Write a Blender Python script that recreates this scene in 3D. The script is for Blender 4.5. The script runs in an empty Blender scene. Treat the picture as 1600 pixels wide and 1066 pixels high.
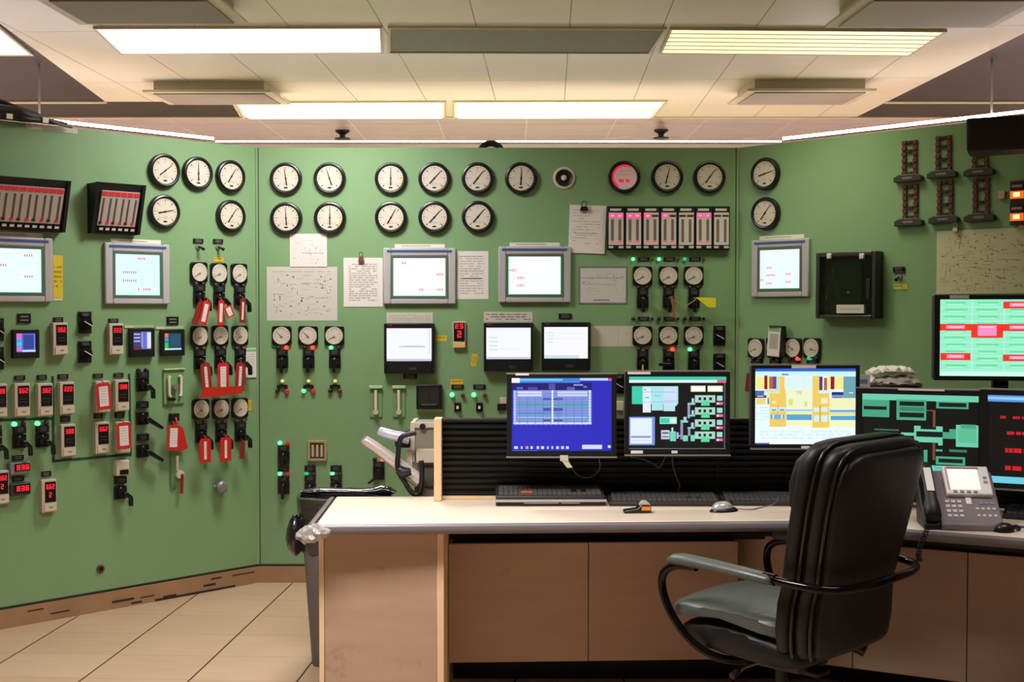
import bpy, math, random
from mathutils import Vector, Matrix
random.seed(7)
SC = bpy.context.scene
COL = SC.collection
R = math.radians

# ------------------------------------------------------------------ camera model
F, CX, CY, CZ = 1950.0, 800.0, 533.0, 1.476
TH = math.atan(49 / F)
def ray(px, py):
    a, b = (px - CX) / F, -(py - CY) / F
    return Vector((a, math.cos(TH) + b * math.sin(TH), -math.sin(TH) + b * math.cos(TH)))
def at_z(px, py, z):
    d = ray(px, py); t = (z - CZ) / d.z
    return Vector((d.x * t, d.y * t, z))
def at_y(px, py, y):
    d = ray(px, py); t = y / d.y
    return Vector((d.x * t, y, CZ + d.z * t))

# ------------------------------------------------------------------ materials
def lin(c):
    return tuple((x / 255 / 12.92) if x / 255 <= .04045 else ((x / 255 + .055) / 1.055) ** 2.4 for x in c) + (1,)
MATS = {}
def mat(name, col=None, rough=.5, metal=0.0, emis=None, es=1.0, noise=0.0, nscale=20, bump=0.0, spec=.5, trans=0.0, coat=0.0):
    if name in MATS: return MATS[name]
    m = bpy.data.materials.new(name); m.use_nodes = True
    nt = m.node_tree; b = nt.nodes['Principled BSDF']
    b.inputs['Base Color'].default_value = lin(col)
    b.inputs['Roughness'].default_value = rough
    b.inputs['Metallic'].default_value = metal
    b.inputs['Specular IOR Level'].default_value = spec
    b.inputs['Coat Weight'].default_value = coat
    if trans:
        b.inputs['Transmission Weight'].default_value = trans
    if emis:
        b.inputs['Emission Color'].default_value = lin(emis)
        b.inputs['Emission Strength'].default_value = es
    if noise or bump:
        tc = nt.nodes.new('ShaderNodeTexCoord'); n = nt.nodes.new('ShaderNodeTexNoise')
        n.inputs['Scale'].default_value = nscale; n.inputs['Detail'].default_value = 4
        nt.links.new(tc.outputs['Object'], n.inputs['Vector'])
        if noise:
            mx = nt.nodes.new('ShaderNodeMix'); mx.data_type = 'RGBA'
            c = lin(col)
            mx.inputs['A'].default_value = tuple(x * (1 - noise) for x in c[:3]) + (1,)
            mx.inputs['B'].default_value = tuple(min(1, x * (1 + noise)) for x in c[:3]) + (1,)
            nt.links.new(n.outputs['Fac'], mx.inputs['Factor'])
            nt.links.new(mx.outputs['Result'], b.inputs['Base Color'])
        if bump:
            bp = nt.nodes.new('ShaderNodeBump'); bp.inputs['Strength'].default_value = bump
            bp.inputs['Distance'].default_value = .01
            nt.links.new(n.outputs['Fac'], bp.inputs['Height']); nt.links.new(bp.outputs['Normal'], b.inputs['Normal'])
    MATS[name] = m
    return m
def glow(col, es=1.0):
    """a screen pixel / lamp colour: gives off light"""
    k = 'glow_%02x%02x%02x_%g' % (*col, es)
    if k in MATS: return MATS[k]
    m = bpy.data.materials.new(k); m.use_nodes = True
    nt = m.node_tree; b = nt.nodes['Principled BSDF']
    b.inputs['Base Color'].default_value = (.01, .01, .01, 1); b.inputs['Roughness'].default_value = .35
    b.inputs['Emission Color'].default_value = lin(col); b.inputs['Emission Strength'].default_value = es
    MATS[k] = m
    return m
def flat(col, rough=.7):
    k = 'flat_%02x%02x%02x' % tuple(col)
    return mat(k, col, rough)

BLK = mat('black_plastic', (20, 20, 22), .45, spec=.4)
BLK2 = mat('black_bakelite', (18, 18, 20), .3)
DGR = mat('dark_grey_plastic', (52, 52, 54), .5)
GRY = mat('grey_metal', (135, 135, 138), .45, .3)
LGR = mat('light_grey_plastic', (176, 174, 176), .5)
SIL = mat('silver_plastic', (150, 148, 145), .35, .4)
CRM = mat('cream_plastic', (204, 194, 172), .5)
BEI = mat('beige_casting', (196, 182, 165), .5)
DIAL = mat('dial_face', (206, 196, 182), .6)
WHT = mat('white_paint', (235, 230, 224), .5)
PAP = mat('white_paper', (224, 217, 214), .8)
PAPB = mat('aged_paper', (202, 196, 186), .8)
PAPG = mat('green_tinted_print', (200, 200, 164), .8)
INK = mat('printed_ink', (120, 116, 112), .8)
INKL = mat('faint_ink', (176, 170, 162), .8)
REDP = mat('red_tag_card', (196, 28, 26), .6)
REDD = mat('dark_red_tag_card', (130, 24, 20), .6)
YEL = mat('yellow_label', (214, 186, 36), .6)
GLS = mat('dark_glass', (20, 20, 22), .08)
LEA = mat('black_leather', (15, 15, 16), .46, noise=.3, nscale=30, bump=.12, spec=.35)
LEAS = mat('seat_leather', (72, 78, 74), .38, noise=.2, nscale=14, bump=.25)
CHR = mat('black_chrome', (40, 36, 38), .12, .9)
CAB = mat('black_cable', (16, 16, 17), .45)
CABG = mat('grey_cable', (92, 92, 90), .5)
LINE = mat('green_mimic_line', (22, 62, 50), .5)

# ------------------------------------------------------------------ mesh builder
class MB:
    def __init__(s): s.v = []; s.f = []; s.mi = []; s.ms = []
    def mid(s, m):
        if m not in s.ms: s.ms.append(m)
        return s.ms.index(m)
    def add(s, vs, fs, m):
        b = len(s.v); k = s.mid(m); s.v += [tuple(v) for v in vs]
        for f in fs: s.f.append(tuple(b + i for i in f)); s.mi.append(k)
    def box(s, x0, x1, y0, y1, z0, z1, m):
        vs = [(x, y, z) for x in (x0, x1) for y in (y0, y1) for z in (z0, z1)]
        s.add(vs, [(0, 1, 3, 2), (4, 6, 7, 5), (0, 4, 5, 1), (2, 3, 7, 6), (0, 2, 6, 4), (1, 5, 7, 3)], m); return s
    def cbox(s, cx, cz, w, h, y0, y1, m): return s.box(cx - w / 2, cx + w / 2, y0, y1, cz - h / 2, cz + h / 2, m)
    def rect(s, x0, x1, z0, z1, y, m): s.add([(x0, y, z0), (x1, y, z0), (x1, y, z1), (x0, y, z1)], [(0, 1, 2, 3)], m); return s
    def lathe(s, prof, cx, cz, m, seg=32, arc=None):
        """profile [(radius, y)] round an axis along y"""
        n = len(prof); vs = []
        for k in range(seg):
            a = 2 * math.pi * k / seg
            for r, y in prof: vs.append((cx + r * math.sin(a), y, cz + r * math.cos(a)))
        fs = [(k * n + i, ((k + 1) % seg) * n + i, ((k + 1) % seg) * n + i + 1, k * n + i + 1) for k in range(seg) for i in range(n - 1)]
        s.add(vs, fs, m); return s
    def disc(s, cx, cz, r, y, m, seg=32):
        s.add([(cx + r * math.sin(2 * math.pi * k / seg), y, cz + r * math.cos(2 * math.pi * k / seg)) for k in range(seg)], [tuple(range(seg))], m); return s
    def cyl(s, cx, cz, r, y0, y1, m, seg=20, r1=None):
        r1 = r if r1 is None else r1
        s.lathe([(r, y0), (r1, y1)], cx, cz, m, seg); s.disc(cx, cz, r, y0, m, seg); s.disc(cx, cz, r1, y1, m, seg); return s
    def lathez(s, prof, m, seg=32, c=(0, 0)):
        n = len(prof); vs = []
        for k in range(seg):
            a = 2 * math.pi * k / seg
            for r, z in prof: vs.append((c[0] + r * math.cos(a), c[1] + r * math.sin(a), z))
        fs = [(k * n + i, ((k + 1) % seg) * n + i, ((k + 1) % seg) * n + i + 1, k * n + i + 1) for k in range(seg) for i in range(n - 1)]
        fs += [tuple(k * n for k in range(seg)), tuple(k * n + n - 1 for k in range(seg))]
        s.add(vs, fs, m); return s
    def tube(s, pts, r, m, seg=10, closed=False):
        pts = [Vector(p) for p in pts]; n = len(pts)
        rr = list(r) if isinstance(r, (list, tuple)) else [r] * n
        if 5 <= n <= 16:
            np_, nr = [], []
            for i in range(n - 1):
                p0, p1, p2, p3 = pts[max(i - 1, 0)], pts[i], pts[i + 1], pts[min(i + 2, n - 1)]
                for j in range(5):
                    u = j / 5
                    np_.append(.5 * ((2 * p1) + (p2 - p0) * u + (2 * p0 - 5 * p1 + 4 * p2 - p3) * u * u + (3 * p1 - p0 - 3 * p2 + p3) * u ** 3)); nr.append(rr[i] * (1 - u) + rr[i + 1] * u)
            pts, rr = np_ + [pts[-1]], nr + [rr[-1]]; n = len(pts)
        t0 = (pts[1] - pts[0]).normalized()
        u = t0.orthogonal().normalized(); vs = []
        for i, p in enumerate(pts):
            t = (pts[min(i + 1, n - 1)] - pts[max(i - 1, 0)]).normalized()
            u = (u - t * u.dot(t)).normalized(); w = t.cross(u)
            for k in range(seg):
                a = 2 * math.pi * k / seg
                vs.append(p + (u * math.cos(a) + w * math.sin(a)) * rr[i])
        fs = [(i * seg + k, i * seg + (k + 1) % seg, (i + 1) * seg + (k + 1) % seg, (i + 1) * seg + k) for i in range(n - 1) for k in range(seg)]
        fs += [tuple(range(seg)), tuple((n - 1) * seg + k for k in range(seg))]
        s.add(vs, fs, m); return s
    def prism(s, poly, y0, y1, m):
        n = len(poly)
        vs = [(x, y0, z) for x, z in poly] + [(x, y1, z) for x, z in poly]
        s.add(vs, [tuple(range(n)), tuple(range(n, 2 * n))] + [(i, (i + 1) % n, n + (i + 1) % n, n + i) for i in range(n)], m); return s
    def prismx(s, poly, x0, x1, m):
        n = len(poly)
        vs = [(x0, y, z) for y, z in poly] + [(x1, y, z) for y, z in poly]
        s.add(vs, [tuple(range(n)), tuple(range(n, 2 * n))] + [(i, (i + 1) % n, n + (i + 1) % n, n + i) for i in range(n)], m); return s
    def prismz(s, poly, z0, z1, m):
        n = len(poly)
        vs = [(x, y, z0) for x, y in poly] + [(x, y, z1) for x, y in poly]
        s.add(vs, [tuple(range(n)), tuple(range(n, 2 * n))] + [(i, (i + 1) % n, n + (i + 1) % n, n + i) for i in range(n)], m); return s
    def loft(s, rings, m):
        n = len(rings[0]); vs = [p for r in rings for p in r]
        fs = [(i * n + k, i * n + (k + 1) % n, (i + 1) * n + (k + 1) % n, (i + 1) * n + k) for i in range(len(rings) - 1) for k in range(n)]
        fs += [tuple(range(n)), tuple((len(rings) - 1) * n + k for k in range(n))]
        s.add(vs, fs, m); return s
    def frame(s, w, h, b, y0, y1, m, cx=0, cz=0, bt=None, bb=None):
        bt = b if bt is None else bt; bb = b if bb is None else bb
        s.box(cx - w / 2, cx - w / 2 + b, y0, y1, cz - h / 2, cz + h / 2, m); s.box(cx + w / 2 - b, cx + w / 2, y0, y1, cz - h / 2, cz + h / 2, m)
        s.box(cx - w / 2 + b, cx + w / 2 - b, y0, y1, cz + h / 2 - bt, cz + h / 2, m); s.box(cx - w / 2 + b, cx + w / 2 - b, y0, y1, cz - h / 2, cz - h / 2 + bb, m); return s
MESH = {}
def mesh_of(key, fn, smooth=40):
    if key in MESH: return MESH[key]
    b = MB(); fn(b)
    import bmesh
    me = bpy.data.meshes.new(key if isinstance(key, str) else '_'.join(str(k) for k in key)[:60])
    me.from_pydata(b.v, [], b.f)
    for m in b.ms: me.materials.append(m)
    me.polygons.foreach_set('material_index', b.mi)
    bm = bmesh.new(); bm.from_mesh(me); bmesh.ops.recalc_face_normals(bm, faces=bm.faces); bm.to_mesh(me); bm.free()
    if smooth:
        me.polygons.foreach_set('use_smooth', [True] * len(me.polygons)); me.set_sharp_from_angle(angle=R(smooth))
    me.update(); MESH[key] = me
    return me
UID = [0]
def part(name, parent, fn, key=None, loc=(0, 0, 0), rot=(0, 0, 0), bevel=0, segs=2, subsurf=0, smooth=40, label=None):
    if key is None: UID[0] += 1; key = '%s_%d' % (name, UID[0])
    o = bpy.data.objects.new(name, mesh_of(key, fn, smooth)); COL.objects.link(o)
    o.parent = parent; o.location = loc; o.rotation_euler = rot
    if bevel:
        b = o.modifiers.new('edge', 'BEVEL'); b.width = bevel; b.segments = segs; b.limit_method = 'ANGLE'; b.angle_limit = R(35)
    if subsurf:
        b = o.modifiers.new('sub', 'SUBSURF'); b.levels = subsurf; b.render_levels = subsurf
    if label: o['label'] = label
    return o
def tag(o, label, cat, group=None, kind=None):
    o['label'] = label; o['category'] = cat
    if group: o['group'] = group
    if kind: o['kind'] = kind
    return o
def thing(name, label, cat, loc=(0, 0, 0), rz=0, group=None):
    o = bpy.data.objects.new(name, None); COL.objects.link(o); o.empty_display_size = .05
    o.location = loc; o.rotation_euler = (0, 0, rz)
    return tag(o, label, cat, group)
def solo(name, label, cat, fn, loc=(0, 0, 0), rz=0, group=None, key=None, ry=0, **k):
    o = part(name, None, fn, key=key, loc=loc, rot=(0, ry, rz), **k)
    return tag(o, label, cat, group)
def struct(name, fn, loc=(0, 0, 0), rz=0, **k):
    o = part(name, None, fn, loc=loc, rot=(0, 0, rz), **k); o['kind'] = 'structure'
    return o

# ------------------------------------------------------------------ upright planes (the three green boards and others)
class Plane:
    def __init__(s, x, y, deg, name='', off=0.0):
        s.o = Vector((x, y, 0)); s.a = R(deg); s.e = Vector((math.cos(s.a), math.sin(s.a), 0)); s.n = Vector((math.sin(s.a), -math.cos(s.a), 0))
        s.name = name; s.off = off
    def hit(s, px, py, dep=0.0):
        d = ray(px, py); c = Vector((0, 0, CZ)); t = (s.o + s.n * dep - c).dot(s.n) / d.dot(s.n)
        p = c + d * t
        return (p - s.o).dot(s.e), p.z
    def pt(s, sx, z, out=0.0): 
        p = s.o + s.e * sx + s.n * (out + s.off); return Vector((p.x, p.y, z))
    def at(s, px, py, out=0.0, dep=0.0):
        a, z = s.hit(px, py, dep); return s.pt(a, z, out)
    def box(s, x0, y0, x1, y1, dep=0.0):
        """centre position, width, height in metres of a pixel box lying on the plane"""
        cy, cx = (y0 + y1) / 2, (x0 + x1) / 2
        a0, _ = s.hit(x0, cy, dep); a1, _ = s.hit(x1, cy, dep)
        m = (a0 + a1) / 2
        # true middle column
        z0 = s.hit(cx, y0, dep)[1]; z1 = s.hit(cx, y1, dep)[1]
        return s.pt(m, (z0 + z1) / 2), a1 - a0, z0 - z1
D0 = 6.72
XL, XR = (401 - CX) / F * D0, (1153 - CX) / F * D0
WL = Plane(XL, D0, 45, 'left', .0004); WC = Plane(XL, D0, 0, 'middle', -.001); WR = Plane(XR, D0, -45, 'right', .0004)
ORD = ['first', 'second', 'third', 'fourth', 'fifth', 'sixth', 'seventh', 'eighth', 'ninth', 'tenth']
# ------------------------------------------------------------------ room shell
EXPO = 0.28
ZC = 2.75           # ceiling height
ZT = 2.345          # top of the boards
def paint_mat():
    m = bpy.data.materials.new('green_board_paint'); m.use_nodes = True
    nt = m.node_tree; b = nt.nodes['Principled BSDF']; L = nt.links.new
    tc = nt.nodes.new('ShaderNodeTexCoord')
    n = nt.nodes.new('ShaderNodeTexNoise'); n.inputs['Scale'].default_value = 3.0; n.inputs['Detail'].default_value = 6
    L(tc.outputs['Object'], n.inputs['Vector'])
    mx = nt.nodes.new('ShaderNodeMix'); mx.data_type = 'RGBA'
    mx.inputs['A'].default_value = lin((122, 157, 113)); mx.inputs['B'].default_value = lin((130, 165, 121))
    L(n.outputs['Fac'], mx.inputs['Factor']); L(mx.outputs['Result'], b.inputs['Base Color'])
    b.inputs['Roughness'].default_value = .42; b.inputs['Specular IOR Level'].default_value = .35
    n2 = nt.nodes.new('ShaderNodeTexNoise'); n2.inputs['Scale'].default_value = 60
    L(tc.outputs['Object'], n2.inputs['Vector'])
    bp = nt.nodes.new('ShaderNodeBump'); bp.inputs['Strength'].default_value = .04; bp.inputs['Distance'].default_value = .01
    L(n2.outputs['Fac'], bp.inputs['Height']); L(bp.outputs['Normal'], b.inputs['Normal'])
    return m
GREEN = paint_mat()

def grid_mat(name, base, var, ang, u0, du, v0, dv, lu, lv, cu, cv, rough, spec=.4, streak=(2, 12)):
    """flat slabs with joint lines: u lines recede, v lines run across"""
    m = bpy.data.materials.new(name); m.use_nodes = True
    nt = m.node_tree; b = nt.nodes['Principled BSDF']; L = nt.links.new
    tc = nt.nodes.new('ShaderNodeTexCoord'); mp = nt.nodes.new('ShaderNodeMapping')
    mp.inputs['Rotation'].default_value = (0, 0, ang); L(tc.outputs['Object'], mp.inputs['Vector'])
    sp = nt.nodes.new('ShaderNodeSeparateXYZ'); L(mp.outputs['Vector'], sp.inputs['Vector'])
    def M(op, a, c=None):
        x = nt.nodes.new('ShaderNodeMath'); x.operation = op
        for i, q in enumerate((a, c)):
            if q is None: continue
            if isinstance(q, (int, float)): x.inputs[i].default_value = q
            else: L(q, x.inputs[i])
        return x.outputs[0]
    def line(src, o, d, w):
        t = M('DIVIDE', M('SUBTRACT', src, o), d); fr = M('SUBTRACT', t, M('FLOOR', t))
        dist = M('MULTIPLY', M('MINIMUM', fr, M('SUBTRACT', 1.0, fr)), d)
        return M('LESS_THAN', dist, w / 2), M('FLOOR', t)
    l1, i1 = line(sp.outputs['X'], u0, du, lu); l2, i2 = line(sp.outputs['Y'], v0, dv, lv)
    cb = nt.nodes.new('ShaderNodeCombineXYZ'); L(i1, cb.inputs[0]); L(i2, cb.inputs[1])
    wn = nt.nodes.new('ShaderNodeTexWhiteNoise'); L(cb.outputs[0], wn.inputs['Vector'])
    mp2 = nt.nodes.new('ShaderNodeMapping'); mp2.inputs['Scale'].default_value = (streak[0], streak[1], 1); L(mp.outputs['Vector'], mp2.inputs['Vector'])
    ns = nt.nodes.new('ShaderNodeTexNoise'); ns.inputs['Scale'].default_value = 1.6; ns.inputs['Detail'].default_value = 5; L(mp2.outputs['Vector'], ns.inputs['Vector'])
    f = M('ADD', M('MULTIPLY', wn.outputs['Value'], .35), M('MULTIPLY', ns.outputs['Fac'], .75))
    mx = nt.nodes.new('ShaderNodeMix'); mx.data_type = 'RGBA'; mx.inputs['A'].default_value = lin(base); mx.inputs['B'].default_value = lin(var); L(f, mx.inputs['Factor'])
    m2 = nt.nodes.new('ShaderNodeMix'); m2.data_type = 'RGBA'; L(l2, m2.inputs['Factor']); L(mx.outputs['Result'], m2.inputs['A']); m2.inputs['B'].default_value = lin(cv)
    m3 = nt.nodes.new('ShaderNodeMix'); m3.data_type = 'RGBA'; L(l1, m3.inputs['Factor']); L(m2.outputs['Result'], m3.inputs['A']); m3.inputs['B'].default_value = lin(cu)
    L(m3.outputs['Result'], b.inputs['Base Color'])
    b.inputs['Roughness'].default_value = rough; b.inputs['Specular IOR Level'].default_value = spec
    return m
FLOORM = grid_mat('tan_floor_tile', (202, 174, 150), (180, 149, 122), .0564, -1.129, .432, 5.204, .345, .008, .004, (70, 45, 32), (160, 122, 88), .32)
CEILM = grid_mat('cream_ceiling_tile', (236, 232, 216), (226, 222, 202), .03, -.33, .42, 4.42, 1.27, .006, .006, (140, 132, 108), (150, 142, 118), .28, .35)
FARM = grid_mat('glossy_grey_ceiling_tile', (196, 184, 192), (170, 158, 166), .0, .1, .6, 8.0, .6, .008, .008, (205, 200, 200), (90, 82, 84), .14, .8)
DARKM = mat('dark_brown_ceiling_panel', (50, 42, 36), .5, noise=.25, nscale=3, spec=.2)

struct('floor', lambda b: b.box(-6.5, 6.5, -3.2, 9.6, -.05, 0, FLOORM))
def bp(poly): return [(at_z(x, y, ZC).x, at_z(x, y, ZC).y) for x, y in poly]
# the main ceiling slab: cream field bounded by two slanting edges, glossy grey field beyond
eL0, eL1 = at_z(0, 37, ZC), at_z(165, 159, ZC)
eR0, eR1 = at_z(1600, 52, ZC), at_z(1400, 152, ZC)
yb = at_z(800, 183, ZC).y; yd = at_z(800, 159, ZC).y
def ext(p, q, y): t = (y - p.y) / (q.y - p.y); return (p.x + (q.x - p.x) * t, y)
def slab(b, poly, m, z=ZC, th=.06): b.prismz(poly, z, z + th, m)
struct('ceiling', lambda b: slab(b, [(-6.5, -3.2), (6.5, -3.2), (6.5, 3.6), ext(eR0, eR1, 3.6), ext(eR0, eR1, yb), (at_z(1045, 183, ZC).x, yb), (at_z(375, 183, ZC).x, yb),
                                      (at_z(362, 160, ZC).x, yd), ext(eL0, eL1, yd), ext(eL0, eL1, 3.6), (-6.5, 3.6)], CEILM))
struct('ceiling_panel_dark', lambda b: (slab(b, [(-6.5, 3.6), ext(eL0, eL1, 3.6), ext(eL0, eL1, yd), (at_z(362, 160, ZC).x, yd), (at_z(375, 183, ZC).x, yb), (-6.5, yb)], DARKM),
                                        slab(b, [(6.5, 3.6), ext(eR0, eR1, 3.6), ext(eR0, eR1, yb), (6.5, yb)], DARKM)))
struct('ceiling_far', lambda b: slab(b, [(-6.5, yb), (6.5, yb), (6.5, 9.6), (-6.5, 9.6)], FARM))
WALLM = mat('grey_room_wall', (206, 198, 200), .6, noise=.06, nscale=4)
struct('wall_north', lambda b: b.box(-6.5, 6.5, 9.6, 9.7, 0, ZC + .06, WALLM))
struct('wall_south', lambda b: b.box(-6.5, 6.5, -3.3, -3.2, 0, ZC + .06, WALLM))
struct('wall_west', lambda b: b.box(-6.6, -6.5, -3.3, 9.7, 0, ZC + .06, WALLM))
struct('wall_east', lambda b: b.box(6.5, 6.6, -3.3, 9.7, 0, ZC + .06, WALLM))

# the three green boards (outside faces on the planes WL, WC, WR)
TRIMM = mat('brown_baseboard', (158, 122, 90), .55, noise=.35, nscale=5)
GAPM = mat('dark_joint', (38, 34, 28), .7)
LW, RW = 3.9, 3.4
k = math.sin(R(22.5)) / math.cos(R(22.5)) * .5
struct('wall_left', lambda b: b.prismz([(-LW, 0), (-.004, 0), (-.004, .2), (-LW, .5)], .1, ZT, GREEN), loc=(XL, D0, 0), rz=R(45))
struct('wall_center', lambda b: b.prismz([(XL, D0), (XR, D0), (XR + .2, D0 + .5), (XL - .2, D0 + .5)], .1, ZT, GREEN))
struct('wall_right', lambda b: b.prismz([(.004, 0), (RW, 0), (RW, .5), (.004, .2)], .1, ZT, GREEN), loc=(XR, D0, 0), rz=R(-45))
BB = .1
def base(b, x0, x1, dx0=0, dx1=0):
    b.box(x0 + dx0, x1 + dx1, -.012, .1, 0, BB - .012, TRIMM)
    b.box(x0 + dx0, x1 + dx1, -.002, .1, BB - .012, BB, GAPM)
def skid(b, n, x0, x1):
    rr = random.Random(n)
    for i in range(n):
        x = rr.uniform(x0, x1); z = rr.choice((.008, .03, .06)); w = rr.uniform(.02, .14)
        b.box(x, x + w, -.0126, -.012, z, z + rr.uniform(.006, .014), GAPM)
struct('baseboard_left', lambda b: (base(b, -LW, 0), b.box(-.62, -.15, -.0126, -.012, .0, .012, GAPM), skid(b, 10, -1.5, -.1)), loc=(XL, D0, 0), rz=R(45))
struct('baseboard_center', lambda b: base(b, 0, XR - XL), loc=(XL, D0, 0))
struct('baseboard_right', lambda b: base(b, 0, RW), loc=(XR, D0, 0), rz=R(-45))
EDGEM = mat('lit_board_edge', (128, 168, 112), .4)
struct('trim_1', lambda b: b.box(.0, .011, -.006, .004, .1, ZT, GREEN).box(.011, .015, -.002, .004, .1, ZT, GAPM), loc=(XL, D0, 0))
struct('trim_2', lambda b: b.box(-.016, -.012, -.002, .004, .1, ZT, GAPM).box(-.012, .0, -.006, .004, .1, ZT, GREEN), loc=(XR, D0, 0))
# white rail behind the board tops; its glow is added to brighten the far ceiling
RAILM = glow((255, 246, 244), 12); RAILC = glow((244, 232, 226), 13)
for nm, pl, x0, x1, m in (('left', WL, -3.2, .12, RAILM), ('middle', WC, -.1, XR - XL + .1, RAILC), ('right', WR, -.12, 3.2, RAILM)):
    p = pl.pt(0, 0, -.62)
    t = thing('glowing_rail', 'long thin white rail with added glow showing just above the %s board' % nm, 'glowing rail', (p.x, p.y, 0), pl.a, 'glowing rails')
    e = .26 if nm == 'middle' else 0
    part('tube', t, lambda b: b.box(x0 - e, x1 + e, -.009, .009, 2.456, 2.456 + (.008 if e else .016), m))
    part('back', t, lambda b: b.box(x0 - e, x1 + e, -.012, .03, 2.449, 2.455, mat('rail_tray', (120, 104, 98), .5)))
for i, (pl, s) in enumerate(((WL, -2.0), (WL, -.9), (WR, 1.1), (WR, 2.1))):
    p = pl.pt(s, 0, -.62)
    struct('trim_%d' % (6 + i), lambda b: b.box(-.005, .005, .018, .026, 2.45, ZC, SIL), loc=(p.x, p.y, 0), rz=pl.a)

# ------------------------------------------------------------------ ceiling lights and air diffusers
def lum(name, col, es, bars=0, axis='x'):
    m = bpy.data.materials.new(name); m.use_nodes = True
    nt = m.node_tree; b = nt.nodes['Principled BSDF']
    b.inputs['Base Color'].default_value = (.7, .7, .68, 1); b.inputs['Roughness'].default_value = .3
    b.inputs['Emission Color'].default_value = lin(col); b.inputs['Emission Strength'].default_value = es
    return m
LUM1 = lum('white_diffuser', (255, 252, 246), 1.5)
LUM2 = lum('yellowish_diffuser', (250, 244, 176), .98)
LUM3 = lum('bright_tube', (255, 246, 214), 1.6)
LUM4 = lum('dim_diffuser', (255, 236, 204), .30)
LUMO = lum('room_diffuser', (255, 250, 244), .2)
def lamp(x, y, sx, sy, watts, col=(255, 244, 228), spread=120, rz=0):
    # the tubes inside a fixture, shining down through its diffuser
    l = bpy.data.lights.new('fluorescent_tubes', 'AREA'); l.shape = 'RECTANGLE'; l.size = sx; l.size_y = sy; l.energy = watts
    l.color = lin(col)[:3]; l.spread = R(spread)
    o = bpy.data.objects.new('fluorescent_tubes', l); COL.objects.link(o); o.location = (x, y, ZC - .02); o.rotation_euler = (0, 0, rz)
    return o
FRM = mat('cream_fixture_frame', (200, 190, 160), .35)
EGG = mat('grey_green_grille', (128, 132, 108), .5, noise=.2, nscale=60)
EGG2 = mat('grey_perforated_plate', (142, 132, 118), .5, noise=.15, nscale=80)
def inset(poly, d):
    c = Vector((sum(p[0] for p in poly) / len(poly), sum(p[1] for p in poly) / len(poly)))
    out = []
    n = len(poly)
    for i in range(n):
        p, a, q = Vector(poly[i - 1]), Vector(poly[i]), Vector(poly[(i + 1) % n])
        e1 = (a - p).normalized(); e2 = (q - a).normalized()
        n1 = Vector((-e1.y, e1.x)); n2 = Vector((-e2.y, e2.x))
        if n1.dot(c - a) < 0: n1 = -n1
        if n2.dot(c - a) < 0: n2 = -n2
        bis = (n1 + n2).normalized(); out.append(tuple(a + bis * d / max(.3, bis.dot(n1))))
    return out
def troffer(label, cat, poly, lens, group=None, name='ceiling_light', extra=None, fr=.012):
    """fixture set flush in the ceiling: outline given as four points at ceiling height"""
    c = (sum(p[0] for p in poly) / 4, sum(p[1] for p in poly) / 4)
    lp = [(p[0] - c[0], p[1] - c[1]) for p in poly]
    t = thing(name, label, cat, (c[0], c[1], ZC), 0, group)
    ins = inset(lp, fr)
    def fn(b):
        for i in range(4):
            j = (i + 1) % 4
            b.prismz([lp[i], lp[j], ins[j], ins[i]], -.012, -.0005, FRM)
    part('frame', t, fn)
    part('diffuser' if name == 'ceiling_light' else 'grille', t, lambda b: b.prismz(ins, -.007, -.001, lens))
    if extra: extra(t, ins)
    return t
def ribs(t, ins):
    # prismatic ribs of the lens
    def fn(b):
        a0, a1, a2, a3 = [Vector(p) for p in ins]
        for i in range(1, 6):
            u = i / 6
            p, q = a0.lerp(a3, u), a1.lerp(a2, u)
            b.prismz([(p.x, p.y - .004), (q.x, q.y - .004), (q.x, q.y + .004), (p.x, p.y + .004)], -.010, -.0068, mat('lens_rib', (190, 186, 140), .4))
    part('lens_rib', t, fn)
P1 = [(145, 41), (597, 40), (599, 80), (188, 82)]
troffer('long white ceiling light, brightest, above the left green board', 'ceiling light', bp(P1), LUM1)
troffer('yellowish ceiling light with ribbed lens above the right part of the middle board', 'ceiling light', bp([(1047, 42), (1480, 46), (1421, 85), (1030, 81)]), LUM2, extra=ribs)
troffer('long grey-green grille set in the ceiling between white and yellowish ceiling lights', 'ceiling grille', bp([(606, 40), (1042, 42), (1016, 81), (606, 80)]), EGG, name='ceiling_vent')
troffer('white ceiling light cut off by the left picture edge', 'ceiling light', bp([(-420, 36), (-2, 38), (53, 84), (-300, 84)]), lum('soft_diffuser', (255, 252, 246), 1.0))
def tubes(t, ins):
    a0, a1, a2, a3 = [Vector(p) for p in ins]
    for u in (.2, .8):
        p, q = a0.lerp(a3, u), a1.lerp(a2, u)
        part('fluorescent_tube', t, lambda b: b.prismz([(p.x + .02, p.y - .11), (q.x - .02, q.y - .11), (q.x - .02, q.y + .11), (p.x + .02, p.y + .11)], -.016, -.008, LUM3))
troffer('twin-tube ceiling light over the middle board, the one with its end by the hanging diffuser', 'ceiling light', bp([(365, 158.5), (697, 157), (697, 182.5), (380, 183)]), LUM4, extra=tubes)
troffer('twin-tube ceiling light over the right half of the middle board', 'ceiling light', bp([(707, 157), (1043, 156), (1021, 182), (707, 182.5)]), LUM4, extra=tubes)
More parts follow.
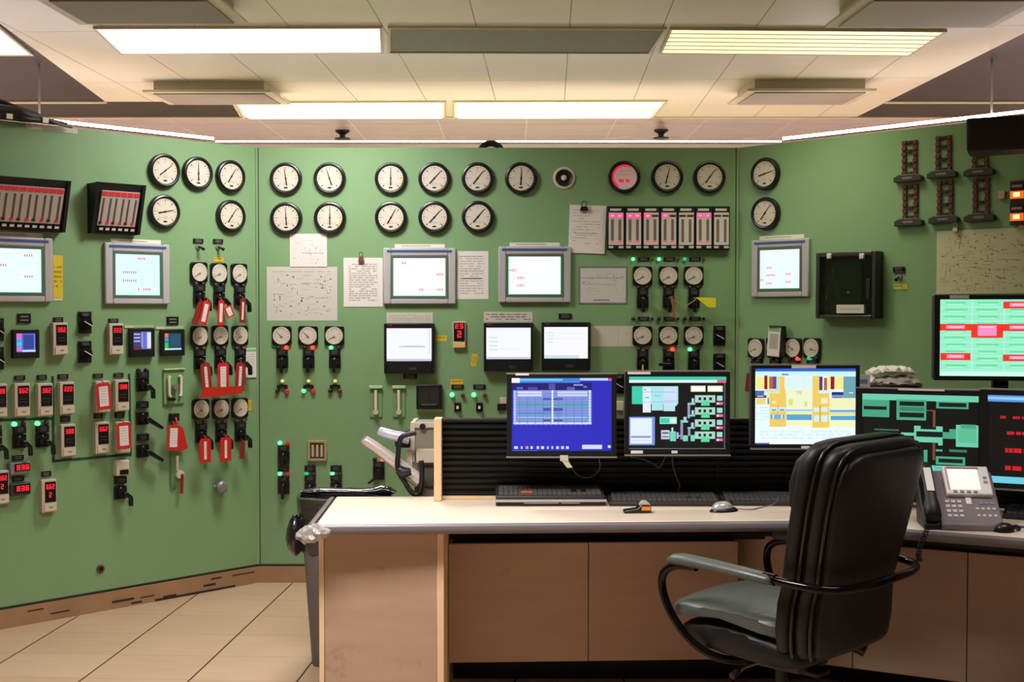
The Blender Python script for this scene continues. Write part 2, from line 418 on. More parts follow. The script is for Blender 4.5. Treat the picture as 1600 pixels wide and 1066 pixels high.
# further lights of the room, overhead and behind the camera
WATT = {(3.1, -.7): 54, (3.1, 1.8): 9}
WHC = (255, 251, 246)
for y in (-1.6, .6, 3.1):
    for x in (-3.2, -.7, 1.8, 4.3):
        troffer('ceiling light in the rows overhead behind the camera', 'ceiling light', [(x - .65, y), (x + .65, y), (x + .65, y + .55), (x - .65, y + .55)], LUMO, group='ceiling lights overhead')
        if (y, x) in WATT: lamp(x, y + .27, 1.25, .5, WATT[(y, x)], WHC, 125)
q = at_z(500, 60, ZC); lamp(q.x, q.y, .6, .45, 27, WHC, 160)
q = at_z(1200, 62, ZC); lamp(q.x, q.y, .7, .45, 6, (255, 250, 225), 120)
q = at_z(535, 170, ZC); lamp(q.x, q.y, 1.1, .5, 80, WHC, 115)
q = at_z(870, 170, ZC); lamp(q.x, q.y, 1.1, .5, 80, WHC, 115)
for x in (-5, 5): lamp(x, 7.9, 1.1, .45, 190, (255, 238, 240), 150)  # unseen lamps added behind the boards to lift the far ceiling by bounce
troffer('unseen ceiling light added to brighten the area behind the green boards', 'ceiling light', [(-5.6, 7.6), (-4.3, 7.6), (-4.3, 8.2), (-5.6, 8.2)], LUMO, group='added lights behind the boards')
troffer('unseen ceiling light added to brighten the area behind the green boards', 'ceiling light', [(4.3, 7.6), (5.6, 7.6), (5.6, 8.2), (4.3, 8.2)], LUMO, group='added lights behind the boards')

def hanging(label, x0, x1, yn, yf, zb, colour, slant=0.0):
    t = thing('air_diffuser', label, 'air diffuser', (x0, yn, zb), 0)
    w, d, h = x1 - x0, yf - yn, ZC - zb
    part('housing', t, lambda b: b.prismz([(.05, .05), (w - .05, .05), (w - .05 + slant, d - .05), (.05 + slant, d - .05)], .014, h, FRM))
    part('flange', t, lambda b: b.prismz([(0, 0), (w, 0), (w + slant, d), (slant, d)], 0, .014, FRM), bevel=.003)
    part('perforated_plate', t, lambda b: b.prismz([(.05, .04), (w - .05, .04), (w - .05 + slant, d - .045), (.05 + slant, d - .045)], -.006, .0, colour))
    return t
def hx(px0, px1, pyn, pyf, zb, label, colour, slant=0):
    a, b_, c = at_z(px0, pyn, zb), at_z(px1, pyn, zb), at_z(px0, pyf, zb)
    hanging(label, a.x, b_.x, a.y, c.y, zb, colour, slant)
hx(50, 340, -4, 39, 2.68, 'dropped air diffuser plate next above the white ceiling light', EGG2, .02)
hx(222, 424, 144, 164, 2.68, 'box-shaped air diffuser hanging over the left board beside the twin-tube light', EGG2, .03)
hx(1168, 1370, 142, 164, 2.68, 'box-shaped air diffuser hanging over the corner of the right board', EGG2, -.03)
hx(1350, 1640, -4, 44, 2.68, 'dropped air diffuser plate next above the yellowish ceiling light', mat('pale_plate', (176, 164, 140), .4), -.02)
for px, py, lb in ((535, 204, 'small dark sprinkler head on the glossy ceiling over the left gauges'), (1033, 203, 'small dark sprinkler head on the glossy ceiling over the right gauges')):
    p = at_z(px, py, ZC)
    solo('ceiling_sprinkler', lb, 'sprinkler', lambda b: b.lathez([(.05, 0), (.05, -.012), (.02, -.03), (.02, -.05), (.055, -.055), (.055, -.062), (.0, -.062)], BLK, 20), loc=p)

struct('trim_20', lambda b: b.box(-6.5, at_z(165, 159, ZC).x, yd - .03, yd + .03, ZC - .008, ZC - .0005, FRM))
struct('trim_21', lambda b: b.box(at_z(1382, 160, ZC).x, 6.5, yd - .03, yd + .03, ZC - .008, ZC - .0005, FRM))
struct('trim_22', lambda b: b.box(-6.5, 6.5, yb - .02, yb + .02, ZC - .008, ZC - .0005, FRM))
# world: faint neutral, the room is closed
w = bpy.data.worlds.new('world'); SC.world = w; w.use_nodes = True
w.node_tree.nodes['Background'].inputs[0].default_value = (.5, .5, .5, 1); w.node_tree.nodes['Background'].inputs[1].default_value = .05
cam = bpy.data.cameras.new('camera'); co = bpy.data.objects.new('camera', cam); COL.objects.link(co)
cam.sensor_width = 36; cam.lens = F / 1600 * 36; cam.clip_start = .05
co.location = (0, 0, CZ); co.rotation_euler = (math.pi / 2 - TH, 0, 0)
SC.camera = co
SC.view_settings.view_transform = 'Standard'; SC.view_settings.look = 'None'; SC.view_settings.exposure = EXPO; SC.view_settings.gamma = 1; SC.view_settings.use_curve_mapping = False
# ------------------------------------------------------------------ devices mounted on the boards
BN = {'left': 'left', 'middle': 'middle', 'right': 'right'}
DEP = {'round_gauge': .014, 'square_meter': .010, 'control_switch': .016, 'digital_controller': .016, 'red_display_unit': .02, 'lamp_box': .02, 'rotary_selector': .015, 'level_gauge': .01}
def on(pl, px, py, name, label, cat, group=None, out=0.0):
    t = thing(name, label, cat, pl.at(px, py, out, out if out else DEP.get(name, .008)), pl.a, group)
    if name in ('round_gauge', 'square_meter', 'digital_controller'): t.scale = (1 if pl is WC or name != 'square_meter' else .93, .6, 1)
    return t

# --- large round gauges -------------------------------------------------
def g_case(b): b.lathe([(.086, 0), (.0865, -.03), (.083, -.042), (.076, -.046), (.070, -.044), (.068, -.036), (.066, -.034)], 0, 0, BLK2, 48); b.disc(0, 0, .086, 0, BLK2, 48)
def g_dial(v):
    def fn(b):
        b.disc(0, 0, .067, -.0345, DIAL, 48)
        arc = [YEL, mat('green_scale', (120, 150, 70), .6), YEL][v % 3]
        for k in range(0, 19):
            a = R(-135 + k * 15); big = k % 3 == 0
            r0, r1, wd = (.050 if big else .055), .061, (.0022 if big else .0012)
            cx, cz = math.sin(a), math.cos(a); tx, tz = math.cos(a), -math.sin(a)
            b.add([(cx * r + tx * w_, -.0348, cz * r + tz * w_) for r, w_ in ((r0, -wd), (r0, wd), (r1, wd), (r1, -wd))], [(0, 1, 2, 3)], INK if k % 2 else BLK)
            if big:
                b.rect(cx * .042 - .004, cx * .042 + .004, cz * .042 - .003, cz * .042 + .003, -.0347, INKL)
        for k in range(12):
            a0, a1 = R(30 + v * 25 + k * 5), R(30 + v * 25 + (k + 1) * 5)
            b.add([(math.sin(a) * r, -.03475, math.cos(a) * r) for a, r in ((a0, .0625), (a1, .0625), (a1, .0655), (a0, .0655))], [(0, 1, 2, 3)], arc)
        b.rect(-.010, .010, -.054, -.046, -.0349, BLK)
        b.rect(-.018, .018, -.034, -.030, -.0347, INKL); b.rect(-.014, .014, -.026, -.023, -.0347, INKL)
    return fn
def g_needle(b):
    b.prism([(-.0034, -.038), (.0034, -.038), (.0028, .0), (.0012, .052), (-.0012, .052), (-.0028, 0)], -.0385, -.037, BLK); b.cyl(0, 0, .005, -.035, -.040, BLK, 12)
def gauge(pl, px, py, ang, label, v=0, dial=None):
    t = on(pl, px, py, 'round_gauge', label, 'gauge', 'large round gauges')
    part('case', t, g_case, key='gauge_case'); d_ = part('dial', t, dial or g_dial(v), key=('gauge_dial', v if not dial else 'red'))
    part('needle', d_, g_needle, key='gauge_needle', rot=(0, R(ang), 0))
    return t
GL = [(257, 267, 52, 'outermost of three in the top row'), (309, 271, 0, 'middle one of three in the top row'), (360.5, 276, 33, 'top one nearest the corner'),
      (257, 331, 78, 'lower one, nearly level needle'), (361, 338, 35, 'lower one nearest the corner')]
for i, (x, y, a, d) in enumerate(GL): gauge(WL, x, y, a, 'black-rimmed round gauge on the left board, ' + d, i)
xs = [446.7, 515, 610.5, 678.6, 746.2, 814.1]; an = [-8, -18, 0, 42, 38, 3]
for i, x in enumerate(xs): gauge(WC, x, 279 - i * .08, an[i], 'black-rimmed round gauge on the middle board, %s from the left in the top row' % ORD[i], i)
for i, (x, a) in enumerate(((447.2, -4), (515.5, 0), (610.8, 30), (678.6, 42), (746.5, 40))): gauge(WC, x, 341 - i * .5, a, 'black-rimmed round gauge on the middle board, %s from the left in the second row' % ORD[i], i + 1)
gauge(WC, 1042.6, 276.5, 14, 'black-rimmed round gauge between the red-lit gauge and the last gauge of the top row', 1)
gauge(WC, 1108.6, 276.7, 36, 'black-rimmed round gauge at the far end of the top row, nearest the right board', 2)
def red_dial(b):
    b.disc(0, 0, .067, -.0345, mat('red_lit_dial', (250, 215, 225), .5), 48)
    for k in range(30):
        a0, a1 = R(-150 + k * 6), R(-150 + (k + 1) * 6)
        b.add([(math.sin(a) * r, -.0348, math.cos(a) * r) for a, r in ((a0, .055), (a1, .055), (a1, .066), (a0, .066))], [(0, 1, 2, 3)], glow((225, 30, 80), .8))
    b.rect(-.03, -.004, -.028, -.012, -.035, glow((205, 20, 60), .9)); b.rect(.006, .028, -.028, -.012, -.035, glow((205, 20, 60), .9))
    b.rect(-.04, .035, .012, .014, -.035, INKL); b.rect(-.03, .03, .03, .032, -.035, INKL)
t = on(WC, 975.6, 276.7, 'round_gauge', 'black-rimmed round gauge with a white face lit red around its edge', 'gauge', 'large round gauges')
part('case', t, g_case, key='gauge_case'); part('dial', t, red_dial)
gauge(WR, 1195.5, 271.8, 76, 'black-rimmed round gauge on the right board, upper of two, nearly level needle', 0)
gauge(WR, 1196, 333.7, 38, 'black-rimmed round gauge on the right board, lower of two, slanting needle', 2)
# horn
t = on(WC, 881.4, 278, 'alarm_horn', 'round cream-rimmed sounder with black cone in the top gauge row', 'horn')
part('flange', t, lambda b: b.lathe([(.060, 0), (.060, -.006), (.055, -.009), (.046, -.009), (.045, -.004)], 0, 0, CRM, 40))
part('cone', t, lambda b: b.lathe([(.045, -.004), (.045, -.012), (.034, -.004), (.022, -.002), (.018, -.008)], 0, 0, BLK, 40).disc(0, 0, .046, -.0035, BLK, 40))
part('centre_cap', t, lambda b: b.lathe([(.016, -.008), (.013, -.014), (.007, -.017), (.0, -.018)], 0, 0, DIAL, 24))

# --- small square meters ------------------------------------------------
def m_case(b): b.prism([(x * .053, z * .053) for x, z in ((-1, -.82), (-.82, -1), (.82, -1), (1, -.82), (1, .82), (.82, 1), (-.82, 1), (-1, .82))], -.024, 0, BLK2)
def m_dial(b):
    b.lathe([(.047, -.024), (.047, -.030), (.044, -.032), (.043, -.029)], 0, 0, CRM, 36); b.disc(0, 0, .0435, -.0285, DIAL, 36)
    for k in range(11):
        a = R(-125 + k * 25); cx, cz = math.sin(a), math.cos(a); tx, tz = math.cos(a), -math.sin(a)
        b.add([(cx * r + tx * w_, -.0288, cz * r + tz * w_) for r, w_ in ((.031, -.0014), (.031, .0014), (.038, .0014), (.038, -.0014))], [(0, 1, 2, 3)], INK)
    b.rect(-.013, .011, -.012, -.006, -.0287, INKL); b.disc(.0, -.006, .006, -.031, INK, 16)
def m_needle(b): b.prism([(-.0018, 0), (.0018, 0), (.0006, .036), (-.0006, .036)], -.0305, -.0295, BLK)
def meter(pl, px, py, label, ang=-120, group='small square meters'):
    t = on(pl, px, py, 'square_meter', label, 'meter', group)
    part('case', t, m_case, key='meter_case', bevel=.003); d_ = part('dial', t, m_dial, key='meter_dial'); part('needle', d_, m_needle, key='meter_needle', loc=(0, 0, -.006), rot=(0, R(ang), 0))
    return t

# --- control switches ---------------------------------------------------
LAMPC = {'g': ((110, 240, 170), 1.4), 'G': ((30, 190, 120), .9), 'r': ((255, 60, 50), 1.8), 'R': ((190, 30, 35), .7), 'o': ((255, 90, 50), 2.0), 'y': ((225, 210, 120), .9)}
def lampmat(c):
    if c in LAMPC: return glow(*LAMPC[c])
    return {'k': mat('unlit_lamp', (40, 26, 24), .3), 'b': mat('unlit_brown_lamp', (104, 50, 34), .3), 'e': mat('unlit_green_lamp', (30, 62, 46), .3)}[c]
def lamp_part(t, x, z, c, r=.0115, nm='lamp'):
    return part(nm, t, lambda b: (b.cyl(0, 0, r, 0, -.012, lampmat(c), 16), b.lathe([(r, -.012), (r * .8, -.018), (r * .4, -.021), (0, -.022)], 0, 0, lampmat(c), 16)), key=('lamp', c, r), loc=(x, 0, z))
def s_plate(b):
    b.cbox(0, 0, .058, .034, -.022, 0, BLK); b.cbox(0, 0, .03, .02, -.0235, -.022, DGR)
def s_body(b):
    b.cbox(0, 0, .062, .062, -.016, 0, BLK2); b.cyl(0, 0, .021, -.016, -.034, BLK, 20)
    b.cbox(-.0, .022, .004, .008, -.0165, -.016, WHT)
def h_down(b): b.prism([(-.010, .022), (.010, .022), (.008, -.055), (-.008, -.055)], -.056, -.034, BLK2)
def h_pistol(b):
    b.prism([(-.005, .006), (.014, .006), (.042, -.022), (.044, -.066), (.029, -.068), (.028, -.030), (-.005, -.010)], -.062, -.034, BLK2)
def h_out(b): b.prism([(-.004, .006), (.012, .010), (.092, -.046), (.085, -.060), (.0, -.010)], -.06, -.034, BLK2)
def h_left(b): b.prism([(.012, .012), (.008, -.014), (-.05, -.052), (-.058, -.044)], -.056, -.034, BLK2)
def h_side(b): b.prism([(.010, .008), (.010, -.008), (-.058, -.010), (-.058, .008)], -.056, -.034, BLK2)
HND = {'down': h_down, 'pistol': h_pistol, 'out': h_out, 'left': h_left, 'side': h_side}
def switch(pl, px, py, label, lamps=None, handle='down', plate=True, lz=.079, pz=.052, extra_plate=None, group='black control switches'):
    t = on(pl, px, py, 'control_switch', label, 'switch', group)
    sb_ = part('switch_body', t, s_body, key='switch_body', bevel=.002)
    if handle: part('handle', sb_, HND[handle], key='handle_' + handle, bevel=.004)
    if plate: part('nameplate', t, s_plate, key='switch_plate', loc=(0, 0, pz), bevel=.002)
    if lamps:
        for k, c in enumerate(lamps):
            if c != '-': lamp_part(t, (-.021, .021)[k] if len(lamps) == 2 else 0, lz, c)
    if extra_plate: part('nameplate', t, s_plate, key='switch_plate', loc=(0, 0, extra_plate), bevel=.002)
    return t
def np_fn(w, h, light=False):
    def fn(b):
        b.cbox(0, 0, w, h, -.006, 0, BLK if not light else DGR)
        for i in range(2):
            b.cbox(0, h * (.18 - i * .38), w * .6, h * .14, -.0063, -.006, INK)
    return fn
def nameplate(pl, x0, y0, x1, y1, label, group='engraved nameplates'):
    p, w_, h_ = pl.box(x0, y0, x1, y1)
    return solo('nameplate', label, 'nameplate', np_fn(w_, h_), loc=p, rz=pl.a, group=group)

rows = ['top', 'middle', 'bottom']
for r, pts in enumerate((((311, 425.7), (342, 427), (373.7, 427.7)), ((311.8, 525.5), (343.8, 524.5), (375, 524.5)), ((313.8, 639.5), (345, 638.8), (375, 637.5)))):
    for c, (x, y) in enumerate(pts):
        meter(WL, x, y, 'square white-dial meter on the left board, %s of three in the %s meter row' % (ORD[c], rows[r]), (-120, -110, -125)[c])
        dy = (40.5, 42, 43)[r]
        switch(WL, x + 1.5, y + dy, 'black switch under the %s meter of the %s meter row, left board' % (ORD[c], rows[r]), lamps=('e' + ('b' if r else 'k')), handle='pistol', lz=.074, pz=.052)
for c, x in enumerate((440.2, 481.4, 522.3)):
    meter(WC, x, 524.8, 'square white-dial meter below the large schematic, %s of three' % ORD[c], (-45, -45, -115)[c])
    switch(WC, x + .6, 566.5, 'black switch under the %s meter below the large schematic' % ORD[c], lamps=('kr', 'kr', 'gk')[c])
for r, y in enumerate((431.3, 524.6)):
    for c, x in enumerate((1004, 1044.5, 1084)):
        meter(WC, x, y, 'square white-dial meter, %s of three in the %s row under the seven-strip display' % (ORD[c], ('upper', 'lower')[r]), (-120, -120, -120)[c] + 10 * r)
        switch(WC, x + .5, y + (41 if r == 0 else 44.5), 'black switch under the %s meter of the %s row below the seven-strip display' % (ORD[c], ('upper', 'lower')[r]),
               lamps=('kk' if r == 0 else ('kk', 'kr', 'gk')[c]), handle=('down', 'down', 'down')[c] if r == 0 else ('down', 'side', 'down')[c])
for c, (x, lb) in enumerate(((1180.9, 'beside the corner'), (1210, 'behind the hanging paper tag'), (1239.3, 'next past the paper tag'), (1268.4, 'farthest from the corner'))):
    meter(WR, x, 544 if c != 1 else 543, 'square white-dial meter on the right board, the one ' + lb, (-110, -110, -60, 100)[c])
    switch(WR, x + .5, 584, 'black switch under the right-board meter ' + lb, lamps=('kk', 'kk', 'kr', 'Gk')[c], handle='down', lz=.078)
# lamp-and-nameplate strips above the right trio
for r, y in enumerate((405, 498)):
    for c, x in enumerate((1004.5, 1045, 1085)):
        t = on(WC, x, y, 'indicator_strip', 'small lamp strip above the %s meter of the %s row under the seven-strip display' % (ORD[c], ('upper', 'lower')[r]), 'indicator', 'lamp strips above meters')
        part('nameplate', t, np_fn(.062, .02), key='strip_plate', loc=(.004, 0, 0))
        lamp_part(t, -.052, 0, ('ggG'[c] if r == 0 else 'k'), .0095); lamp_part(t, .05, 0, 'k' if r else 'b', .008)
# lamp trios under the left-centre switches
for c, (x, lm) in enumerate(((441, 'kR'), (482, 'gR'), (523.5, 'kb'))):
    t = on(WC, x, 604.5, 'lamp_cluster', 'cream-topped indicator cluster under the %s switch below the large schematic' % ORD[c], 'indicator', 'indicator clusters')
    part('bracket', t, lambda b: b.prism([(-.028, -.012), (-.028, .008), (-.012, .012), (.012, .012), (.028, .008), (.028, -.012), (.014, -.012), (.010, -.004), (-.010, -.004), (-.014, -.012)], -.014, 0, BLK), key='cluster_bracket')
    lamp_part(t, 0, .031, 'y', .009); lamp_part(t, -.026, -.022, lm[0]); lamp_part(t, .026, -.022, lm[1])
# lower left of the middle board
switch(WC, 443, 715, 'black switch with green and red lamps, upper one of the pair beside the fuse holder', lamps='gR', lz=.077, pz=.049)
switch(WC, 443, 763, 'black switch with green and dim red lamps under the pair beside the fuse holder', lamps='gR', lz=.077, pz=.049, extra_plate=.106)
switch(WC, 484.5, 765, 'black switch with green lamp just above the bin, nearer the fuse holder', lamps='Gb', lz=.085, pz=.06, extra_plate=.112)
switch(WC, 525, 765, 'black switch with green lamp just above the bin, farther from the corner', lamps='gb', lz=.085, pz=.06, extra_plate=.112)
switch(WC, 591.5, 741, 'black switch with a glowing orange lamp behind the silver tube', lamps='ko', handle='left', lz=.079, pz=.05)
# left board switches
switch(WL, -7, 695, 'pistol-grip switch cut by the picture edge, left board', lamps='ek', handle='pistol', lz=.081, pz=.054)
switch(WL, 31, 690, 'pistol-grip switch with green lamp on the left board, farther from the line corner', lamps='gk', handle='pistol', lz=.081, pz=.054)
switch(WL, 67, 688.5, 'pistol-grip switch with green lamp tucked into the green line corner', lamps='gk', handle='pistol', lz=.081, pz=.054)
switch(WL, 224, 602, 'pistol-grip switch, topmost of three stacked beside the flow gauge', lamps='kk', handle='pistol', lz=.073, pz=.05)
switch(WL, 223.5, 654, 'long-handled switch, middle of three stacked beside the red lockout tag', handle='out', pz=.068)
switch(WL, 224, 705, 'long-handled switch, lowest of three stacked beside the red lockout tag', handle='out', pz=.068)
switch(WL, 189, 770, 'pistol-grip switch standing alone below the white lamp box', handle='pistol', pz=.062)

# --- rotary selectors ---------------------------------------------------
def sel_fn(b): b.cbox(0, 0, .066, .105, -.010, 0, BLK)
def sel_knob(b):
    b.cyl(0, 0, .027, -.010, -.030, BLK2, 24); b.prism([(-.024, .008), (-.018, .014), (.024, -.008), (.018, -.014)], -.044, -.030, BLK2); b.prism([(-.022, .011), (-.019, .013), (.021, -.010), (.019, -.013)], -.0445, -.044, WHT)
def selector(pl, px, py, label):
    t = on(pl, px, py, 'rotary_selector', label, 'selector switch', 'rotary selectors')
    part('plate', t, sel_fn, key='sel_plate', bevel=.002); part('knob', t, sel_knob, key='sel_knob', loc=(0, 0, -.006)); part('legend', t, np_fn(.05, .02), key='sel_leg', loc=(0, -.01, .038))
selector(WC, 1124.5, 524.5, 'black rotary selector beside the lower meter row, upper of two')
selector(WC, 1124.5, 568, 'black rotary selector beside the lower meter row, lower of two')
selector(WL, 134, 504, 'black rotary selector on the left board, upper of two between digital controllers')
selector(WL, 134, 550, 'black rotary selector on the left board, lower of two between digital controllers')
selector(WL, -4, 515, 'black rotary selector cut by the picture edge, upper one')
selector(WL, -4, 560, 'black rotary selector cut by the picture edge, lower one')
selector(WC, 967, 600, 'black rotary selector in the gap between the two dark desk monitors')
def toggle(pl, px, py, label, plate=True, ball=True):
    t = on(pl, px, py, 'toggle_switch', label, 'switch', 'small toggle switches')
    if plate: part('nameplate', t, np_fn(.058, .022), key='tog_plate', loc=(0, 0, .03))
    part('collar', t, lambda b: b.cyl(0, 0, .014, 0, -.008, SIL, 16), key='tog_collar')
    part('lever', t, lambda b: b.tube([(0, -.008, 0), (.003, -.03, -.008), (.006, -.045, -.014)], [.005, .006, .009], BLK2, 10), key='tog_lever')
toggle(WL, 310.5, 385.5, 'black toggle above the first meter of the top meter row, left board')
toggle(WL, 341.5, 386, 'black toggle above the second meter of the top meter row, left board')
toggle(WR, 1404.5, 433, 'small black toggle between the chart recorder and the framed drawing', plate=True)
for x, lb, g in ((714, 'under the yellow label', 0), (748, 'next to the one with the yellow label', 1)):
    t = on(WC, x + 1, 622, 'lamp_switch', 'green-lamp selector with small nameplate %s' % lb, 'switch', 'green-lamp selectors')
    part('nameplate', t, np_fn(.066, .024), key='ls_plate', loc=(0, 0, .060))
    lamp_part(t, -.03, .017, 'g', .013); lamp_part(t, .028, .015, 'b')
    part('escutcheon', t, lambda b: b.cbox(0, 0, .036, .05, -.008, 0, BLK), key='ls_esc', loc=(0, 0, -.05), bevel=.002)
    part('knob', t, lambda b: (b.cyl(0, 0, .013, -.008, -.022, BLK2, 16), b.cbox(0, 0, .012, .016, -.026, -.022, WHT)), key='ls_knob', loc=(0, 0, -.05))
t = on(WC, 785, 631, 'lamp_switch', 'half-hidden white-lens selector just beside the blue monitor', 'switch')
part('escutcheon', t, lambda b: b.cbox(-.002, -.018, .05, .036, -.012, 0, BLK), bevel=.002); part('lens', t, lambda b: b.cbox(.004, .016, .036, .034, -.016, 0, CRM), bevel=.003)
t = on(WC, 967.5, 640, 'relay_box', 'cream relay cover in the gap between the two dark desk monitors', 'relay')
part('cover', t, lambda b: b.cbox(0, .02, .045, .05, -.03, 0, CRM), bevel=.004); part('base', t, lambda b: b.cbox(0, -.028, .045, .044, -.016, 0, SIL), bevel=.002)

# --- digital controllers -------------------------------------------------
def dc_body(b): b.box(-.036, .036, -.05, 0, -.077, .077, BEI)
def dc_face(b): b.box(-.021, .032, -.053, -.05, -.03, .066, BLK2)
SEG = {0: 'abcdef', 1: 'bc', 2: 'abged', 3: 'abgcd', 4: 'fgbc', 5: 'afgcd', 6: 'afgedc', 7: 'abc', 8: 'abcdefg', 9: 'abcfgd'}
def digit(b, d, x, z, w, h, y, m, th=.0022):
    for s in SEG[d]:
        if s == 'a': b.rect(x, x + w, z + h - th, z + h, y, m)
        if s == 'd': b.rect(x, x + w, z, z + th, y, m)
        if s == 'g': b.rect(x, x + w, z + h / 2 - th / 2, z + h / 2 + th / 2, y, m)
        if s == 'b': b.rect(x + w - th, x + w, z + h / 2, z + h, y, m)
        if s == 'c': b.rect(x + w - th, x + w, z, z + h / 2, y, m)
        if s == 'f': b.rect(x, x + th, z + h / 2, z + h, y, m)
        if s == 'e': b.rect(x, x + th, z, z + h / 2, y, m)
REDG = glow((245, 30, 50), 1.3)
def dc_disp(seed, low):
    def fn(b):
        r = random.Random(seed)
        z0 = .032
        b.rect(-.018, .029, .028, .060, -.0531, mat('dim_red_window', (70, 12, 16), .3))
        for k in range(3): digit(b, r.choice((2, 3, 5, 6, 8)), -.015 + k * .0145, z0, .011, .022, -.0536, REDG, .0034)
        if not low: b.rect(-.014, .02, .004, .006, -.0534, mat('faint_legend', (95, 85, 82), .5)); b.rect(-.014, .02, -.010, -.008, -.0534, mat('faint_legend', (95, 85, 82), .5))
    return fn
def dc_foot(b): b.box(-.026, .034, -.056, -.05, -.072, -.038, CRM); b.box(-.004, .016, -.0566, -.056, -.058, -.052, INK)
def controller(pl, px, py, label, seed=1, low=False):
    t = on(pl, px, py, 'digital_controller', label, 'controller', 'red-digit controllers')
    part('housing', t, dc_body, key='dc_body', bevel=.003); fp_ = part('faceplate', t, dc_face, key='dc_face')
    part('display_lettering', fp_, dc_disp(seed, low), key=('dc_disp', seed % 4, low))
    if low: part('setpoint_digit', fp_, lambda b: digit(b, 2, -.002, -.008, .012, .024, -.0536, REDG, .0036), key='dc_set')
    part('keypad', t, dc_foot, key='dc_foot', bevel=.002)
DC = [(92.5, 529.5, 'under a nameplate between small blue recorder and upper selector', 1, 0), (180, 530, 'beside the purple-screened recorder', 2, 0), (-3, 626, 'cut by the picture edge in the long row', 3, 0), (33, 625, 'first whole one in the long row above the green line', 0, 0),
      (69, 624.5, 'next to the upright green line, outside the box it draws', 1, 0), (103, 622, 'top row inside the green-line box, nearest the upright line', 2, 0), (105, 688, 'bottom row inside the green-line box, nearest the upright line', 3, 0), (75, 774.5, 'standing alone at the bottom of the board', 0, 1), (0, 761.5, 'at the bottom, cut by the picture edge', 1, 1),
      (159, 620, 'behind the tilted red-edged card, top row of the green-line box', 2, 0), (189, 618, 'top row inside the green-line box, uncovered and nearest the meters', 3, 0), (158, 684, 'bottom row inside the green-line box, middle one', 0, 0), (191, 683.5, 'bottom row, mostly covered by a red-edged card', 1, 0)]
for x, y, lb, s, lo in DC: controller(WL, x, y, 'beige red-digit controller, ' + lb, s, bool(lo))
t = on(WC, 717.5, 523.5, 'digital_controller', 'small cream-footed red-digit controller between the black recorders', 'controller', 'red-digit controllers')
part('housing', t, lambda b: b.box(-.034, .034, -.03, 0, -.071, .071, BEI), bevel=.003); part('faceplate', t, lambda b: b.box(-.029, .029, -.033, -.03, -.035, .066, BLK2))
part('display_lettering', t, lambda b: (digit(b, 2, -.022, .034, .018, .026, -.0336, REDG, .005), digit(b, 5, .004, .034, .018, .026, -.0336, REDG, .005))); part('setpoint_digit', t, lambda b: digit(b, 2, -.010, -.014, .022, .036, -.0336, REDG, .007))
part('keypad', t, lambda b: b.box(-.032, .032, -.036, -.03, -.068, -.037, mat('tan_plastic', (222, 184, 130), .5)), bevel=.002)
for i, (x0, y0, x1, y1, lb) in enumerate(((22, 587, 38.7, 594, 'above the first whole controller of the long row'), (57.4, 586, 72.5, 593.6, 'above the controller outside the green-line box'), (90, 585, 106, 592.5, 'above the top controller next to the upright green line'), (94, 651, 109, 659, 'above the bottom controller next to the upright green line'),
        (145, 584, 160, 590.5, 'above the controller with the tilted red-edged card'), (177, 583, 192, 589.5, 'above the uncovered controller of the green-line box'), (146, 646, 160, 654, 'above the middle controller of the bottom row'), (179, 644.5, 193, 653, 'above the bottom red-edged card'), (64, 736.6, 79, 744.6, 'above the lone controller at the bottom'),
        (83, 496, 98, 504, 'above the controller beside the small blue recorder'), (169, 498, 184, 505, 'above the controller beside the purple recorder'), (27, 490, 47.5, 505, 'above the small blue recorder'), (260, 495, 278, 507.5, 'above the recorder with coloured bars'))):
    nameplate(WL, x0, y0, x1, y1, 'small nameplate ' + lb)
nameplate(WC, 873, 490, 893, 498, 'dark nameplate above the last of the three black recorders')
nameplate(WC, 630, 585, 652, 592, 'dark nameplate under the first black recorder')
nameplate(WR, 1396, 417, 1414, 424, 'dark nameplate above the toggle beside the chart recorder')
for y, h, lb, bright in ((728, 0, 'upper of two stacked at the left board edge', (124, 122, 124)), (761, 0, 'lower of two stacked at the left board edge', (48, 42, 42))):
    t = on(WL, 30, y, 'red_display_unit', 'wide red-digit display unit, ' + lb, 'display', 'wide red displays')
    mm = mat('display_case_%d' % bright[0], bright, .5)
    part('housing', t, lambda b: b.cbox(0, -.010, .098, .056, -.035, 0, mm), bevel=.004)
    part('window', t, lambda b: b.cbox(.008, -.006, .072, .034, -.038, -.035, BLK2))
    part('digit_lettering', t, lambda b: [digit(b, (8, 3, 6)[k], -.02 + k * .021, -.018, .017, .024, -.0386, REDG, .005) for k in range(3)])
    part('nameplate', t, np_fn(.055, .022), loc=(.002, 0, .036))
t = on(WL, 189, 731, 'lamp_box', 'white lamp box with a black window above the lone pistol-grip switch', 'lamp box')
part('housing', t, lambda b: b.cbox(0, 0, .07, .075, -.04, 0, CRM), bevel=.005); part('window', t, lambda b: b.cbox(.006, -.020, .045, .024, -.043, -.04, BLK2))

# --- green mimic line ------------------------------------------------------
def lines(b):
    P = lambda x, y: WL.hit(x, y)
    def seg(a, c, w=.011):
        (x0, z0), (x1, z1) = P(*a), P(*c); d = Vector((x1 - x0, z1 - z0)).normalized(); n_ = Vector((-d.y, d.x)) * w / 2
        b.prism([(x0 + n_.x, z0 + n_.y), (x1 + n_.x, z1 + n_.y), (x1 - n_.x, z1 - n_.y), (x0 - n_.x, z0 - n_.y)], -.002, 0, LINE)
    seg((82, 588), (83.5, 721)); seg((-40, 658), (82, 654)); seg((82, 721), (205, 710)); seg((201.5, 584), (204, 712))
solo('process_line', 'dark green line framing the red-digit controllers on the left board', 'painted line', lines, loc=WL.pt(0, 0), rz=WL.a)

